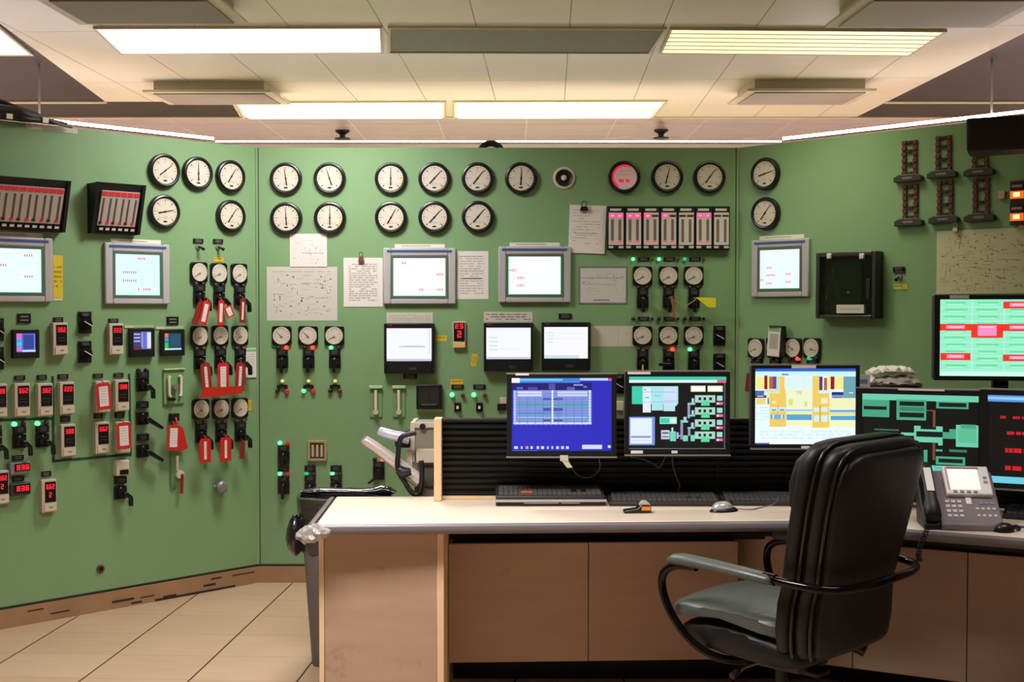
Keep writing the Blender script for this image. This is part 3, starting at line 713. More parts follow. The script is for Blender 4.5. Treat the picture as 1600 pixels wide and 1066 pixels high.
# --- screens -----------------------------------------------------------------
def zrects(bounds, rects):
    """rectangles measured in a crop -> fractions of the screen"""
    X0, Y0, X1, Y1 = bounds
    return [((a - X0) / (X1 - X0), (b_ - Y0) / (Y1 - Y0), (c - X0) / (X1 - X0), (d - Y0) / (Y1 - Y0), col) for a, b_, c, d, col in rects]
def screen_fn(w, h, bg, rects, y, es=.84):
    def fn(b):
        b.box(-w / 2, w / 2, y, y + .002, -h / 2, h / 2, glow(bg, es))
        for i, (a, b_, c, d, col) in enumerate(rects):
            a, c = max(0, a), min(1, c); b_, d = max(0, b_), min(1, d)
            yy = y - .00025 * (1 + i * .03)
            b.rect(-w / 2 + a * w, -w / 2 + c * w, h / 2 - d * h, h / 2 - b_ * h, yy, glow(col, es))
    return fn
def dashes(x0, y0, x1, y1, col, n, rows, seed, hh=.5, fill=.7):
    r = random.Random(seed); out = []
    for j in range(rows):
        ya = y0 + (y1 - y0) * j / rows; yb_ = ya + (y1 - y0) / rows * hh; x = x0
        while x < x1:
            w_ = (x1 - x0) / n * r.uniform(.4, 1.5)
            if r.random() < fill: out.append((x, ya, min(x1, x + w_ * .8), yb_, col))
            x += w_
    return out
REDT = (225, 60, 80); PKT = (240, 120, 135)
def redtext(pts):
    out = []
    for x, y, n in pts:
        for k in range(n):
            out += [(x + k * .045, y, x + k * .045 + .022, y + .055, PKT), (x + k * .045, y + .018, x + k * .045 + .014, y + .036, REDT)]
    return out
def hmi(pl, x0, y0, x1, y1, label, texts, tint=(244, 255, 250), bars=None):
    p, w_, h_ = pl.box(x0, y0, x1, y1, .018)
    w_, h_ = (.388 if pl is WC else .348), .300
    t = thing('touch_panel', label, 'touch panel', p, pl.a, 'grey touch panels'); t.scale = (1, .62, 1); kk = pl is WC
    part('bezel', t, lambda b: (b.frame(w_, h_, .040, -.035, 0, LGR, bt=.042, bb=.030), b.box(-w_ / 2 + .03, w_ / 2 - .03, -.02, -.0, -h_ / 2 + .02, h_ / 2 - .03, DGR)), key=('hmi_bezel', kk), bevel=.006)
    part('stripe', t, lambda b: b.box(-w_ / 2 + .02, w_ / 2 - .02, -.0365, -.035, h_ / 2 - .024, h_ / 2 - .011, mat('blue_stripe', (58, 82, 140), .5)), key=('hmi_stripe', kk))
    part('inner_rim', t, lambda b: b.frame(w_ - .078, h_ - .070, .013, -.036, -.02, mat('grey_green_rim', (86, 96, 88), .5), cz=-.006), key=('hmi_rim', kk))
    part('screen', t, screen_fn(w_ - .104, h_ - .096, tint, [(0, 0, .012, 1, (120, 235, 180)), (.985, 0, 1, 1, (60, 200, 130)), (0, .985, 1, 1, (60, 200, 130))] + (bars or []) + redtext(texts), -.028), loc=(0, 0, -.006))
    part('label_strip', t, lambda b: (b.cbox(0, 0, .27, .020, -.004, 0, mat('label_cream', (226, 222, 208), .6)), b.cbox(-.02, .0, .16, .006, -.0043, -.004, INKL)), key='hmi_label', loc=(0, 0, h_ / 2 + .012))
bar = lambda: [(.02, .1 + .1 * k, .9, .105 + .1 * k, (200, 245, 240)) for k in range(7)]
hmi(WL, -32, 368, 80, 474, 'grey touch panel with white screen, cut by the picture edge', [(.66, .12, 4), (.66, .6, 4), (.2, .35, 3)], (236, 255, 252), bar())
hmi(WL, 163, 379, 266, 477, 'grey touch panel with white screen on the left board below the six-strip display', [(.5, .07, 4), (.17, .41, 7), (.17, .61, 7), (.5, .82, 1), (.62, .82, 4)], (226, 252, 250), bar())
hmi(WC, 599, 388, 712, 475, 'grey touch panel with white screen between the clipped notes, middle board', [(.17, .1, 2), (.83, .4, 3), (.5, .8, 2), (.83, .8, 3)], (250, 254, 255))
hmi(WC, 780, 384, 891, 474, 'grey touch panel with white screen beneath the single top-row gauges, middle board', [(.02, .33, 3), (.18, .53, 3), (.18, .73, 3)], (250, 254, 255))
hmi(WR, 1172, 374, 1266, 464, 'grey touch panel with white screen on the right board', [(.18, .43, 3), (.18, .62, 5), (.66, .6, 3), (.18, .83, 3), (.66, .8, 3), (.02, .74, 2)], (236, 254, 250))
def recorder(px0, py0, px1, py1, label, rects):
    p, w_, h_ = WC.box(px0, py0, px1, py1)
    t = thing('paperless_recorder', label, 'recorder', p, 0, 'black recorders')
    part('bezel', t, lambda b: b.frame(w_, h_, .014, -.04, 0, BLK, bt=.026, bb=.066), bevel=.003)
    part('screen', t, screen_fn(w_ - .028, h_ - .092, (246, 248, 255), rects, -.030), loc=(0, 0, .020))
    part('latch', t, lambda b: (b.box(-.02, .02, -.0412, -.04, -.012, .004, DGR)), loc=(.02, 0, -h_ / 2 + .03))
    part('red_mark', t, lambda b: b.box(-w_ / 2 + .018, -w_ / 2 + .045, -.0405, -.04, h_ / 2 - .013, h_ / 2 - .006, mat('dark_red_mark', (120, 22, 28), .5)))
recorder(601, 505.5, 679, 583, 'black recorder with white screen and one blue trace, first of three', [(.28, .55, .86, .575, (150, 180, 210)), (.4, .535, .8, .55, (190, 215, 225)), (.93, .05, .97, .8, (225, 232, 240)), (0, .93, 1, 1, (205, 205, 225))])
recorder(756, 504.5, 833, 580, 'black recorder with white screen, middle of three', [(.06, .3 + .13 * k, .26, .33 + .13 * k, (190, 225, 225)) for k in range(4)] + [(.28, .68, .8, .69, (220, 210, 230)), (0, .93, 1, 1, (205, 205, 225)), (.0, .0, 1, .06, (230, 240, 255))])
recorder(846, 503.5, 922, 579, 'black recorder with white screen, third and nearest the pale label sheet', [(.06, .17 + .1 * k, .22, .19 + .1 * k, (190, 225, 225)) for k in range(4)] + [(.05, .2, .95, .206, (190, 220, 225)), (.05, .36, .95, .366, (190, 220, 225)), (.0, .9, .8, 1, (205, 225, 235))])
def small_rec(x0, y0, x1, y1, label, bg, rects, rim=None, foot=.03):
    p, w_, h_ = WL.box(x0, y0, x1, y1, .02)
    t = thing('small_recorder', label, 'recorder', p, WL.a, 'small colour recorders'); t.scale = (1, .65, 1)
    part('bezel', t, lambda b: b.frame(w_, h_, .017, -.04, 0, BLK, bt=.018, bb=foot), bevel=.003)
    part('screen', t, screen_fn(w_ - .034, h_ - .018 - foot, bg, rects, -.030), loc=(0, 0, (foot - .018) / 2))
    if rim: part('rim', t, lambda b: (b.box(-w_ / 2 - .02, w_ / 2 + .006, -.005, 0, h_ / 2 + .002, h_ / 2 + .016, mat('pale_green_rim', (160, 190, 140), .5)), b.box(-w_ / 2 - .02, -w_ / 2 + .03, -.006, -.005, h_ / 2 + .002, h_ / 2 + .014, CRM)))
small_rec(19.5, 515, 61, 560, 'small recorder with blue screen and coloured bars, beside the picture edge', (78, 96, 200), [(0, 0, .3, .25, (225, 110, 190)), (0, .25, .3, .42, (110, 150, 240)), (0, .45, .3, .7, (70, 200, 210)), (0, .72, .3, .98, (200, 120, 220)), (.38, .1, .92, .85, (52, 66, 150)), (.3, .9, 1, 1, (190, 225, 250)), (.92, .05, .96, .9, (120, 150, 235))])
small_rec(203, 513, 241, 558, 'small recorder with purple-and-white screen beside the controller', (150, 150, 225), [(.02, 0, .45, 1, (66, 62, 120)), (.05, .1, .4, .18, (180, 190, 240)), (.05, .3, .4, .38, (180, 190, 240)), (.05, .5, .4, .58, (180, 190, 240)), (.55, 0, .75, 1, (92, 110, 225)), (.78, .05, .98, .95, (226, 232, 255)), (.02, .88, .5, 1, (110, 40, 60))], True, .04)
small_rec(252, 515, 288, 556, 'small recorder with dark screen and orange, blue and green bars', (30, 62, 80), [(.02, .02, .24, .25, (235, 120, 70)), (.02, .28, .24, .5, (70, 150, 235)), (.02, .55, .24, .98, (60, 190, 90)), (.3, .05, .95, .8, (36, 80, 104)), (.02, .9, 1, 1, (190, 225, 235))], True)

# --- strip indicator banks ---------------------------------------------------
PINK = glow((255, 70, 130), 1.0); PINKL = glow((255, 150, 190), 1.0); DRED = mat('dark_red_bar', (86, 20, 22), .4)
PALE = mat('pale_strip_face', (206, 202, 198), .5); SLOT = mat('brown_slot', (120, 96, 90), .5)
def strip_fn(w, h, lit):
    def fn(b):
        b.cbox(0, 0, w, h, -.010, 0, BLK)
        b.box(-w * .36, w * .30, -.012, -.010, h * .40, h * .455, PALE)
        b.box(-w * .44, w * .44, -.0125, -.010, -h * .40, h * .36, PALE)
        for s in (-1, 1):
            on_ = lit == 2 or (lit == 1 and s < 0)
            b.box(min(s * w * .04, s * w * .42), max(s * w * .04, s * w * .42), -.0135, -.0125, h * .235 if on_ else h * .26, h * .335 if on_ else h * .305, PINK if on_ else DRED)
            if on_: b.box(s * w * .22 - w * .1, s * w * .22 + w * .1, -.0138, -.0135, h * .265, h * .31, PINKL)
            b.box(s * w * .22 - w * .08, s * w * .22 + w * .08, -.0132, -.0125, -h * .33, h * .2, SLOT)
            b.box(s * w * .22 - w * .08, s * w * .22 + w * .08, -.0136, -.0132, -h * .33, -h * (.29 if lit else .32), glow((235, 60, 90), .9) if lit else DRED)
            b.box(min(s * w * .16, s * w * .44), max(s * w * .16, s * w * .44), -.013, -.010, -h * .475, -h * .425, PALE)
    return fn
p, w_, h_ = WC.box(948, 323, 1139, 391)
t = thing('strip_indicator_bank', 'black bank of seven pale strip indicators, several lit pink, beside the clipped note', 'indicator bank', p, 0)
part('housing', t, lambda b: b.cbox(0, 0, w_, h_, -.03, 0, BLK), bevel=.003)
for i, lit in enumerate((2, 2, 1, 1, 0, 2, 0)):
    part('indicator_strip', t, strip_fn(w_ / 7 - .004, h_ - .006, lit), key=('strip', lit), loc=(-w_ / 2 + (i + .5) * w_ / 7, -.03, 0), label='pink-lit strip' if lit else 'unlit strip')
REDB = mat('red_header', (222, 44, 66), .5); DSLOT = mat('dark_slot', (88, 74, 70), .5); PGR = mat('warm_grey_face', (178, 168, 160), .5)
def lstrip(w, h, sd):
    def fn(b):
        b.box(-w / 2, w / 2, -.008, 0, -h * .44, h * .46, PGR)
        b.box(-w * .42, w * .42, -.010, -.008, h * .335, h * .44, REDB)
        x = w * (.05 if sd else -.05)
        b.box(x - w * .13, x + w * .13, -.0095, -.008, -h * .36, h * .27, DSLOT)
        b.box(x - w * .30, x + w * .15, -.010, -.008, -h * .40, -h * .33, REDB if sd else DRED)
        b.box(-w * .30, w * .38, -.018, 0, -h * .56, -h * .47, BLK); b.box(-w * .26, w * .34, -.0185, -.018, -h * .545, -h * .485, PALE)
    return fn
def wedge(label, x0, x1, y0, y1, n, sr):
    a0, z0 = WL.hit(x0, (y0 + y1) / 2, .03); a1, z1 = WL.hit(x1, (y0 + y1) / 2, .07); zt = WL.hit((x0 + x1) / 2, y0, .06)[1]; zb = WL.hit((x0 + x1) / 2, y1, .03)[1]
    zm = (zt + zb) / 2; h = zt - zb; w = a1 - a0
    t = thing('strip_indicator_bank', label, 'indicator bank', WL.pt((a0 + a1) / 2, zm), WL.a)
    dt, db = .11, .035
    ang = math.atan2(dt - db, h * .9)
    part('housing', t, lambda b: (b.prismx([(0, -h / 2), (-db, -h / 2), (-dt + .015, h / 2 - .03), (-dt + .015, h / 2 - .03), (-dt, h / 2), (0, h / 2)], -w / 2, w / 2, BLK),
                                  b.prismx([(-db - .012, -h / 2), (-dt - .004, h / 2), (-dt + .02, h / 2), (-db, -h / 2)], -w / 2 - .004, -w / 2 + .012, BLK), b.prismx([(-db - .012, -h / 2), (-dt - .004, h / 2), (-dt + .02, h / 2), (-db, -h / 2)], w / 2 - .012, w / 2 + .004, BLK)), smooth=0)
    iw = (w - .05) / n
    for i in range(n):
        part('indicator_strip', t, lstrip(iw, h * .80, i % 2), key=('lstrip', round(iw, 4), i % 2), loc=(-w / 2 + .025 + (i + .5) * iw, -(dt + db) / 2 + .004, .0), rot=(ang, 0, 0))
    return t
wedge('black slanted housing of six red-headed strip indicators on the left board', 141, 221, 288, 366, 6, 1)
wedge('longer black slanted housing of red-headed strips, cut by the picture edge', -62, 104, 278, 360, 12, 2)

# --- papers, labels, tags -----------------------------------------------------
def paper(pl, x0, y0, x1, y1, label, m=None, ink=(), rot=0, out=.0, th=.0015, name='paper_sheet', cat='paper', frame=None, real=None):
    p, w_, h_ = pl.box(x0, y0, x1, y1)
    p = p + pl.n * out
    def fn(b):
        b.cbox(0, 0, w_, h_, -th, out + (.0008 if pl is WC else 0), m or PAP)
        for a, b_, c, d, k in ink: b.rect(-w_ / 2 + a * w_, -w_ / 2 + c * w_, h_ / 2 - d * h_, h_ / 2 - b_ * h_, -th - .0003, k)
        if frame: b.frame(w_ + .008, h_ + .008, .008, -th - .002, 0, frame)
    return solo(name, label, cat, fn, loc=p, rz=pl.a, ry=R(rot))
def txt(seed, x0, y0, x1, y1, rows, k=INKL, hh=.35, n=6, fill=.9):
    return [(a, b_, c, d, k) for a, b_, c, d, _ in dashes(x0, y0, x1, y1, None, n, rows, seed, hh, fill)]
def schem(seed, nb, x0=.08, y0=.12, x1=.92, y1=.9, k=INK):
    r = random.Random(seed); out = []
    for i in range(nb):
        x, y = r.uniform(x0, x1), r.uniform(y0, y1); w_, h_ = r.choice(((.03, .02), (.02, .03), (.10, .006), (.007, .08), (.05, .008)))
        out.append((x, y, min(x + w_, x1), min(y + h_, y1), r.choice((k, INKL, INKL))))
    return out
paper(WC, 417, 417, 527, 501, 'large schematic sheet on the middle board beneath two round gauges', PAPB, schem(3, 110) + txt(4, .08, .08, .9, .13, 1) + txt(5, .2, .3, .7, .36, 1))
paper(WC, 453, 365.5, 511, 417, 'smaller white schematic sheet overlapping the top edge of the large schematic', PAP, schem(6, 40) + [(.3, .58, .9, .59, INK), (.55, .45, .56, .8, INKL)], out=.003)
paper(WC, 537, 403, 598, 479.5, 'white typed sheet under a metal clip, beside the large schematic', PAP, txt(8, .14, .12, .86, .9, 17, INKL, .55), out=.002)
paper(WC, 711, 392.5, 763, 467.5, 'white typed sheet with outlined boxes, between the two grey touch panels', PAP, txt(9, .15, .1, .85, .92, 16, INKL, .4) + [(.1, .12, .88, .125, INKL), (.1, .4, .88, .405, INKL), (.1, .12, .105, .4, INKL), (.875, .12, .88, .4, INKL), (.2, .56, .8, .58, INK)])
paper(WC, 889, 321, 946, 396, 'slightly askew white note hanging from a black binder clip', PAP, txt(11, .1, .1, .85, .85, 13, INKL, .25, 4, .6) + [(.15, .58, .8, .59, INK)], rot=2, out=.006)
paper(WC, 905, 417, 979, 474, 'framed pale diagram plate beneath the clipped note', mat('pale_plate_face', (200, 200, 198), .5), schem(13, 46, .06, .18, .94, .75) + [(.3, .9, .64, .93, INK), (.06, .3, .92, .31, INK), (.06, .48, .8, .49, INKL)], frame=GRY)
paper(WC, 924, 509.5, 990, 541.5, 'beige label sheet beside the third black recorder', PAPB, schem(15, 30) + [(.62, 0, .63, 1, INKL)])
paper(WC, 604, 488.5, 676, 504.5, 'pale label strip above the first black recorder', PAPB, [(.5, 0, .506, 1, INKL)] + txt(16, .04, .2, .96, .9, 4, INKL, .4, 8), name='label_strip', cat='label')
paper(WC, 756, 487.5, 832, 503.5, 'pale label strip above the middle black recorder', PAPB, [(.36, 0, .37, 1, INKL), (.7, 0, .71, 1, INKL)] + txt(17, .04, .2, .96, .9, 3, INK, .4, 8), name='label_strip', cat='label')
paper(WC, 708, 653, 752, 660, 'narrow white label just above the black slatted screen', PAP, txt(18, .1, .3, .9, .8, 1, INKL, .8, 4), name='label_strip', cat='label')
paper(WR, 1464, 358, 1622, 459, 'large greenish piping drawing clipped to the right board above the alarm screen', PAPG, [(a, b_, c, d, {INK: mat('drawing_ink', (150, 150, 118), .8), INKL: mat('drawing_ink_faint', (172, 172, 138), .8)}[k]) for a, b_, c, d, k in schem(21, 190, .03, .05, .97, .95)], out=.002)
def ylab(pl, x0, y0, x1, y1, label, rot=0, m=YEL):
    return paper(pl, x0, y0, x1, y1, label, m, txt(int(x0), .1, .25, .9, .8, 1 if (x1 - x0) > (y1 - y0) else 5, mat('label_ink', (150, 120, 30), .7), .4, 4), rot=rot, name='yellow_label', cat='label')
ylab(WL, 82.5, 399, 98, 467, 'tall yellow warning label beside the edge touch panel')
ylab(WL, 334, 402, 349, 409, 'tiny yellow label above the second meter, left board')
ylab(WL, 387.5, 625, 393, 642, 'narrow yellow label beside the third meter of the bottom meter row')
ylab(WC, 679.5, 524.5, 698, 533, 'yellow label beside the first black recorder')
ylab(WC, 736.5, 553, 745.5, 572.5, 'upright tilted yellow label beneath the red-digit controller', rot=8)
ylab(WC, 704, 593, 723.5, 601, 'orange-yellow label on top of a lamp selector', m=mat('amber_label', (232, 176, 30), .6))
ylab(WR, 1396, 444, 1418.5, 452.5, 'yellow-green label under the toggle on the right board', m=mat('lime_label', (190, 190, 50), .6))
paper(WL, 83, 466, 97.5, 469.5, 'thin white tag under the tall yellow warning label', PAP, name='label_strip', cat='label')
paper(WL, 383, 544, 399.5, 590, 'green-headed white card at the corner beside the middle meter row', PAP, [(0, .04, 1, .12, mat('green_heading', (120, 190, 140), .7))] + txt(23, .15, .2, .85, .9, 9, INKL, .3, 4), out=.004)
paper(WL, 40, 197, 121, 205, 'pale strip label near the top edge of the left board', PAPB, rot=0, name='label_strip', cat='label')
t = on(WR, 1209.5, 532, 'hanging_tag', 'white green-headed tag with black cap hanging over a meter on the right board', 'tag', out=.050)
part('card', t, lambda b: (b.cbox(0, -.008, .074, .150, -.002, 0, PAP), b.rect(-.034, .034, .045, .064, -.0023, mat('green_heading', (120, 190, 140), .7)), b.rect(-.026, .026, -.045, .035, -.0023, INKL)), rot=(0, R(4), 0))
part('clip', t, lambda b: b.box(-.026, .036, -.006, .0, .066, .078, DGR))
part('housing', t, lambda b: b.box(.038, .052, -.001, .034, -.08, .075, BLK))
def clipper(pl, px, py, label, m, w=.03, h=.03, out=.004):
    t = on(pl, px, py, 'paper_clip', label, 'clip', out=out)
    part('jaw', t, lambda b: b.prism([(-w * .5, -h * .5), (w * .5, -h * .5), (w * .35, h * .1), (-w * .35, h * .1)], -.016, out + (.0008 if pl is WC else 0), m))
    part('handle', t, lambda b: b.tube([(-w * .2, -.010, h * .1), (-w * .28, -.014, h * .6), (0, -.016, h * .85), (w * .28, -.014, h * .6), (w * .2, -.010, h * .1)], .002, m, 8))
clipper(WC, 912.5, 324, 'black binder clip holding the askew white note', BLK, .044, .036, .009)
clipper(WC, 564.5, 403, 'small bronze clip holding the typed sheet beside the schematic', mat('bronze_clip', (150, 110, 84), .35, .6), .032, .036, .005)
clipper(WR, 1494.5, 357, 'pale clip holding the drawing under the middle lamp ladder', CRM, .026, .03, .005)
clipper(WR, 1598, 352, 'pinkish clip holding the far corner of the drawing', mat('pink_clip', (220, 150, 120), .5), .026, .03, .005)
def redtag(pl, px, py, w, h, label, rot=0, out=.078, white=.55, m=REDP, strap=True):
    t = on(pl, px, py, 'lockout_tag', label, 'tag', 'red lockout tags', out=out)
    part('card', t, lambda b: (b.prism([(-w * .38, h / 2), (w * .38, h / 2), (w / 2, h * .4), (w / 2, -h / 2), (-w / 2, -h / 2), (-w / 2, h * .4)], -.002, 0, m)), rot=(0, R(rot), 0), smooth=0)
    if white: part('text_panel', t, lambda b: (b.cbox(0, -.0, w * white, h * .74, -.0026, -.002, PAP), [b.rect(-w * white * .36, w * white * .36, h * (.28 - .1 * k), h * (.30 - .1 * k), -.0029, INKL) for k in range(6)]), rot=(0, R(rot), 0), smooth=0)
    if strap: part('strap', t, lambda b: b.tube([(0, 0, h * .42), (.004, .006, h * .55), (-.004, .012, h * .62)], .003, m, 6), rot=(0, R(rot), 0))
redtag(WL, 162, 619.5, .075, .13, 'tilted red-edged white card over a controller, top row of the green-line box', -4, white=.62)
redtag(WL, 193.5, 681, .075, .13, 'red-edged white card over a controller, bottom row of the green-line box', -2, white=.62)
redtag(WL, 320, 489, .045, .125, 'red tag hanging askew from the first switch, top meter row', 14, white=.5)
redtag(WL, 309, 489, .035, .12, 'thin dark red tag behind the first switch, top meter row', 20, out=.070, m=REDD, white=0)
redtag(WL, 345, 489, .036, .13, 'narrow red-edged tag under the second switch, top meter row', 3, white=.45)
redtag(WL, 358, 487, .045, .06, 'small tilted white tag with red edge beside the second switch, top meter row', -25, white=.6, out=.085)
redtag(WL, 379, 486, .035, .125, 'dark red tag under the third switch, top meter row', 3, m=REDD, white=.3)
redtag(WL, 322, 590, .058, .15, 'dark red tag under the first switch, middle meter row', -5, m=mat('deep_red_card', (150, 30, 26), .6), white=.3)
redtag(WL, 348.5, 589, .068, .145, 'red tag with broad white panel under the second switch, middle meter row', 0, white=.5)
redtag(WL, 375, 589, .056, .15, 'dark red tag under the third switch, middle meter row', 4, m=mat('deep_red_card', (150, 30, 26), .6), white=.3)
p, w_, h_ = WL.box(311, 604, 378, 619, .09)
solo('red_band', 'wide red band across the three tags of the middle meter row', 'band', lambda b: b.prism([(-w_ / 2, -h_ * .6), (-w_ * .4, h_ * .5), (w_ * .4, h_ * .4), (w_ / 2, h_ * .5), (w_ / 2, -h_ * .35), (0, -h_ * .5)], -.004, 0, mat('band_red', (190, 40, 26), .5)), loc=p + WL.n * .090, rz=WL.a)
redtag(WL, 320.5, 704, .066, .125, 'square-cut red tag with small pink slot under the first switch, bottom meter row', 0, white=.22)
redtag(WL, 352.5, 702, .066, .125, 'square-cut red tag with small pink slot under the second switch, bottom meter row', 0, white=.22)
redtag(WL, 378.5, 704, .028, .09, 'narrow dark red tag under the third switch, bottom meter row', 5, m=REDD, white=0)
redtag(WL, 271, 684, .07, .13, 'red-edged white tag hanging from the lone small switch beside the flow gauge', 3, white=.6, out=.05)
redtag(WL, 282, 686, .055, .12, 'plain red tag hanging behind the white-panelled tag', -14, white=0, out=.03)
redtag(WL, 284, 756, .018, .10, 'thin dark red tag dangling from the cream valve knob', 3, m=REDD, white=0, out=.03)
redtag(WR, 1171, 598, .045, .10, 'dark red tag beside the edge of the yellow-and-white monitor', 6, m=REDD, white=0, out=.03)
t = on(WL, 272, 652, 'control_switch', 'small black switch with red lamp, the tags hang from it', 'switch', out=0)
part('switch_body', t, lambda b: b.cbox(0, 0, .046, .04, -.03, 0, BLK), bevel=.003); lamp_part(t, .02, .014, 'R', .008); part('lever', t, lambda b: b.tube([(0, -.03, 0), (0, -.045, -.03)], .006, REDP, 8))
t = on(WL, 277, 735, 'valve_handle', 'cream valve knob with pale rod below the red-edged tag', 'valve')
part('rod', t, lambda b: b.tube([(-.008, -.02, .075), (-.008, -.02, .0)], [.009, .006], CRM, 10)); part('knob', t, lambda b: b.cyl(0, 0, .022, 0, -.03, CRM, 18), loc=(.006, 0, -.02), bevel=.004)
part('guide_tube', t, lambda b: b.tube([(-.035, -.006, .10), (-.035, -.006, -.085), (-.01, -.006, -.09)], .004, mat('green_tube', (86, 122, 78), .5), 8))
# yellow tag and strap on the right trio, orange-brown strap
t = on(WC, 1089, 471, 'hanging_caution_tag', 'bright yellow tag strapped to the third upper switch under the seven-strip display', 'tag', out=.075)
part('card', t, lambda b: b.prism([(-.01, .022), (.10, .018), (.10, -.032), (.06, -.032), (.018, .002)], -.002, 0, mat('bright_yellow_card', (228, 214, 40), .6)), smooth=0)
part('strap', t, lambda b: b.tube([(-.005, .0, .01), (-.05, .02, -.022), (-.10, .02, -.005), (-.13, .04, .01)], .003, mat('lime_strap', (140, 160, 50), .6), 6))
t = on(WC, 1051, 478, 'hanging_strap', 'reddish brown strap hanging from the second upper switch under the seven-strip display', 'strap', out=.06)
part('strap', t, lambda b: b.prism([(-.016, .05), (.002, .052), (.014, -.05), (.024, -.07), (.004, -.062), (-.004, 0)], -.003, 0, mat('brown_strap', (160, 84, 66), .6)), smooth=0)
t = on(WC, 1004.5, 576, 'hanging_caution_tag', 'small yellow strip hanging on the first lower switch, above the monitors', 'tag', out=.06)
part('card', t, lambda b: b.cbox(0, 0, .009, .04, -.002, 0, YEL), smooth=0)

# --- flow gauges, fuse holder, square instrument --------------------------------
CLR = mat('clear_plate', (120, 160, 110), .25)
def flow(px, py, label):
    t = on(WC, px, py, 'flow_gauge', label, 'flow gauge', 'glass-tube flow gauges')
    part('back_plate', t, lambda b: b.cbox(0, 0, .068, .172, -.008, 0, CLR), key='flow_plate', bevel=.003)
    part('top_cap', t, lambda b: b.cbox(0, .078, .070, .016, -.022, -.008, mat('pale_green_cap', (178, 200, 160), .5)), key='flow_cap', bevel=.002)
    part('tube', t, lambda b: (b.tube([(0, -.02, .062), (0, -.02, -.05)], .0085, mat('white_tube', (228, 222, 200), .25), 14), b.box(-.016, -.010, -.016, -.008, -.045, .05, INK)), key='flow_tube')
    part('fitting', t, lambda b: b.cyl(0, 0, .014, -.008, -.03, CRM, 16), key='flow_fit', loc=(0, 0, -.056), bevel=.003)
flow(587.5, 627.5, 'glass-tube flow gauge on the middle board, first of two above the silver tubes')
flow(623.5, 627.5, 'glass-tube flow gauge on the middle board, next to the black square instrument')
t = on(WL, 272, 604, 'level_gauge', 'pale green level gauge with twin white tubes on the left board', 'level gauge')
part('back_plate', t, lambda b: (b.cbox(0, 0, .118, .18, -.01, 0, CLR), b.cbox(0, .088, .118, .008, -.02, -.01, mat('pale_green_cap', (178, 200, 160), .5))), bevel=.003)
for x in (-.034, .034): part('tube', t, lambda b: b.tube([(x * .8, -.02, -.05), (x, -.02, -.04), (x, -.02, .045), (x * .8, -.02, .055)], .008, mat('white_tube', (228, 222, 200), .25), 12))
part('fitting', t, lambda b: b.cyl(.0, .0, .016, -.01, -.03, SIL, 16), loc=(0, 0, .0))
for x in (-.03, -.008): part('knob', t, lambda b: b.cyl(0, 0, .009, -.01, -.025, BLK, 12), loc=(x, 0, -.064))
p, w_, h_ = WC.box(651, 601, 691, 639)
t = thing('square_instrument', 'black square instrument with dark window above the slatted screen', 'instrument', p, 0)
part('case', t, lambda b: b.cbox(0, 0, w_, h_, -.03, 0, BLK), bevel=.004)
part('window', t, lambda b: (b.cbox(0, .006, w_ - .03, h_ - .04, -.032, -.03, mat('charcoal_window', (44, 42, 42), .2)), [b.cbox(-.035 + .014 * k, -.04, .009, .007, -.0325, -.032, INK) for k in range(6)], b.cbox(0, .0, .004, h_ - .05, -.0325, -.032, BLK)))
part('label_strip', t, lambda b: b.cbox(0, -h_ / 2 - .008, w_, .013, -.006, 0, mat('pale_green_label', (170, 196, 140), .6)))
p, w_, h_ = WC.box(481, 688, 511, 720.5)
t = thing('fuse_holder', 'beige frame with three upright fuses beside the stacked switches', 'fuse holder', p, 0)
FZ = mat('olive_beige_frame', (168, 146, 100), .5)
part('frame', t, lambda b: (b.frame(w_, h_, .014, -.014, 0, FZ), b.cbox(0, 0, w_ - .02, h_ - .02, -.004, 0, mat('brown_recess', (96, 72, 54), .6))), bevel=.002)
for k in (-1, 0, 1): part('fuse', t, lambda b: b.tube([(0, -.010, -.032), (0, -.010, .032)], .0065, mat('fuse_body', (196, 184, 168), .4), 10), key='fuse', loc=(k * .024, 0, 0))

# --- right board: chart recorder, lamp ladders, annunciator ---------------------
p, w_, h_ = WR.box(1280, 394, 1374, 498, .04)
t = thing('chart_recorder', 'dark glass-fronted chart recorder box on the right board', 'chart recorder', p, WR.a)
CH = mat('charcoal_case', (46, 46, 44), .35); CH2 = mat('dark_inside', (30, 33, 30), .5)
part('case', t, lambda b: (b.frame(w_, h_, .022, -.075, 0, CH, bt=.022, bb=.018), b.cbox(0, 0, w_ - .03, h_ - .03, -.02, 0, CH2)), bevel=.005)
part('scale_panel', t, lambda b: b.box(-w_ / 2 + .03, w_ / 2 - .10, -.035, -.02, -h_ / 2 + .04, h_ / 2 - .05, mat('dark_green_panel', (38, 44, 38), .4)))
part('pen_arm', t, lambda b: b.tube([(-.12, -.05, -.07), (-.085, -.052, .085), (-.05, -.05, -.075)], .0035, mat('pen_metal', (140, 150, 140), .35, .5), 8))
part('pivot', t, lambda b: b.cyl(0, 0, .006, -.035, -.045, WHT, 12), loc=(.0, 0, -.035))
part('latch', t, lambda b: b.cbox(0, 0, .022, .10, -.07, -.035, BLK), loc=(w_ / 2 - .045, 0, -.02), bevel=.003)
part('label', t, lambda b: (b.cbox(0, 0, .15, .042, -.078, -.075 + .02, PAPB), b.cbox(0, 0, .11, .008, -.0785, -.078, INKL)), loc=(.03, 0, -h_ / 2 + .048))
part('window', t, lambda b: b.cbox(0, 0, w_ - .04, h_ - .036, -.0665, -.065, mat('tinted_pane', (215, 222, 215), .03, trans=1.0)))
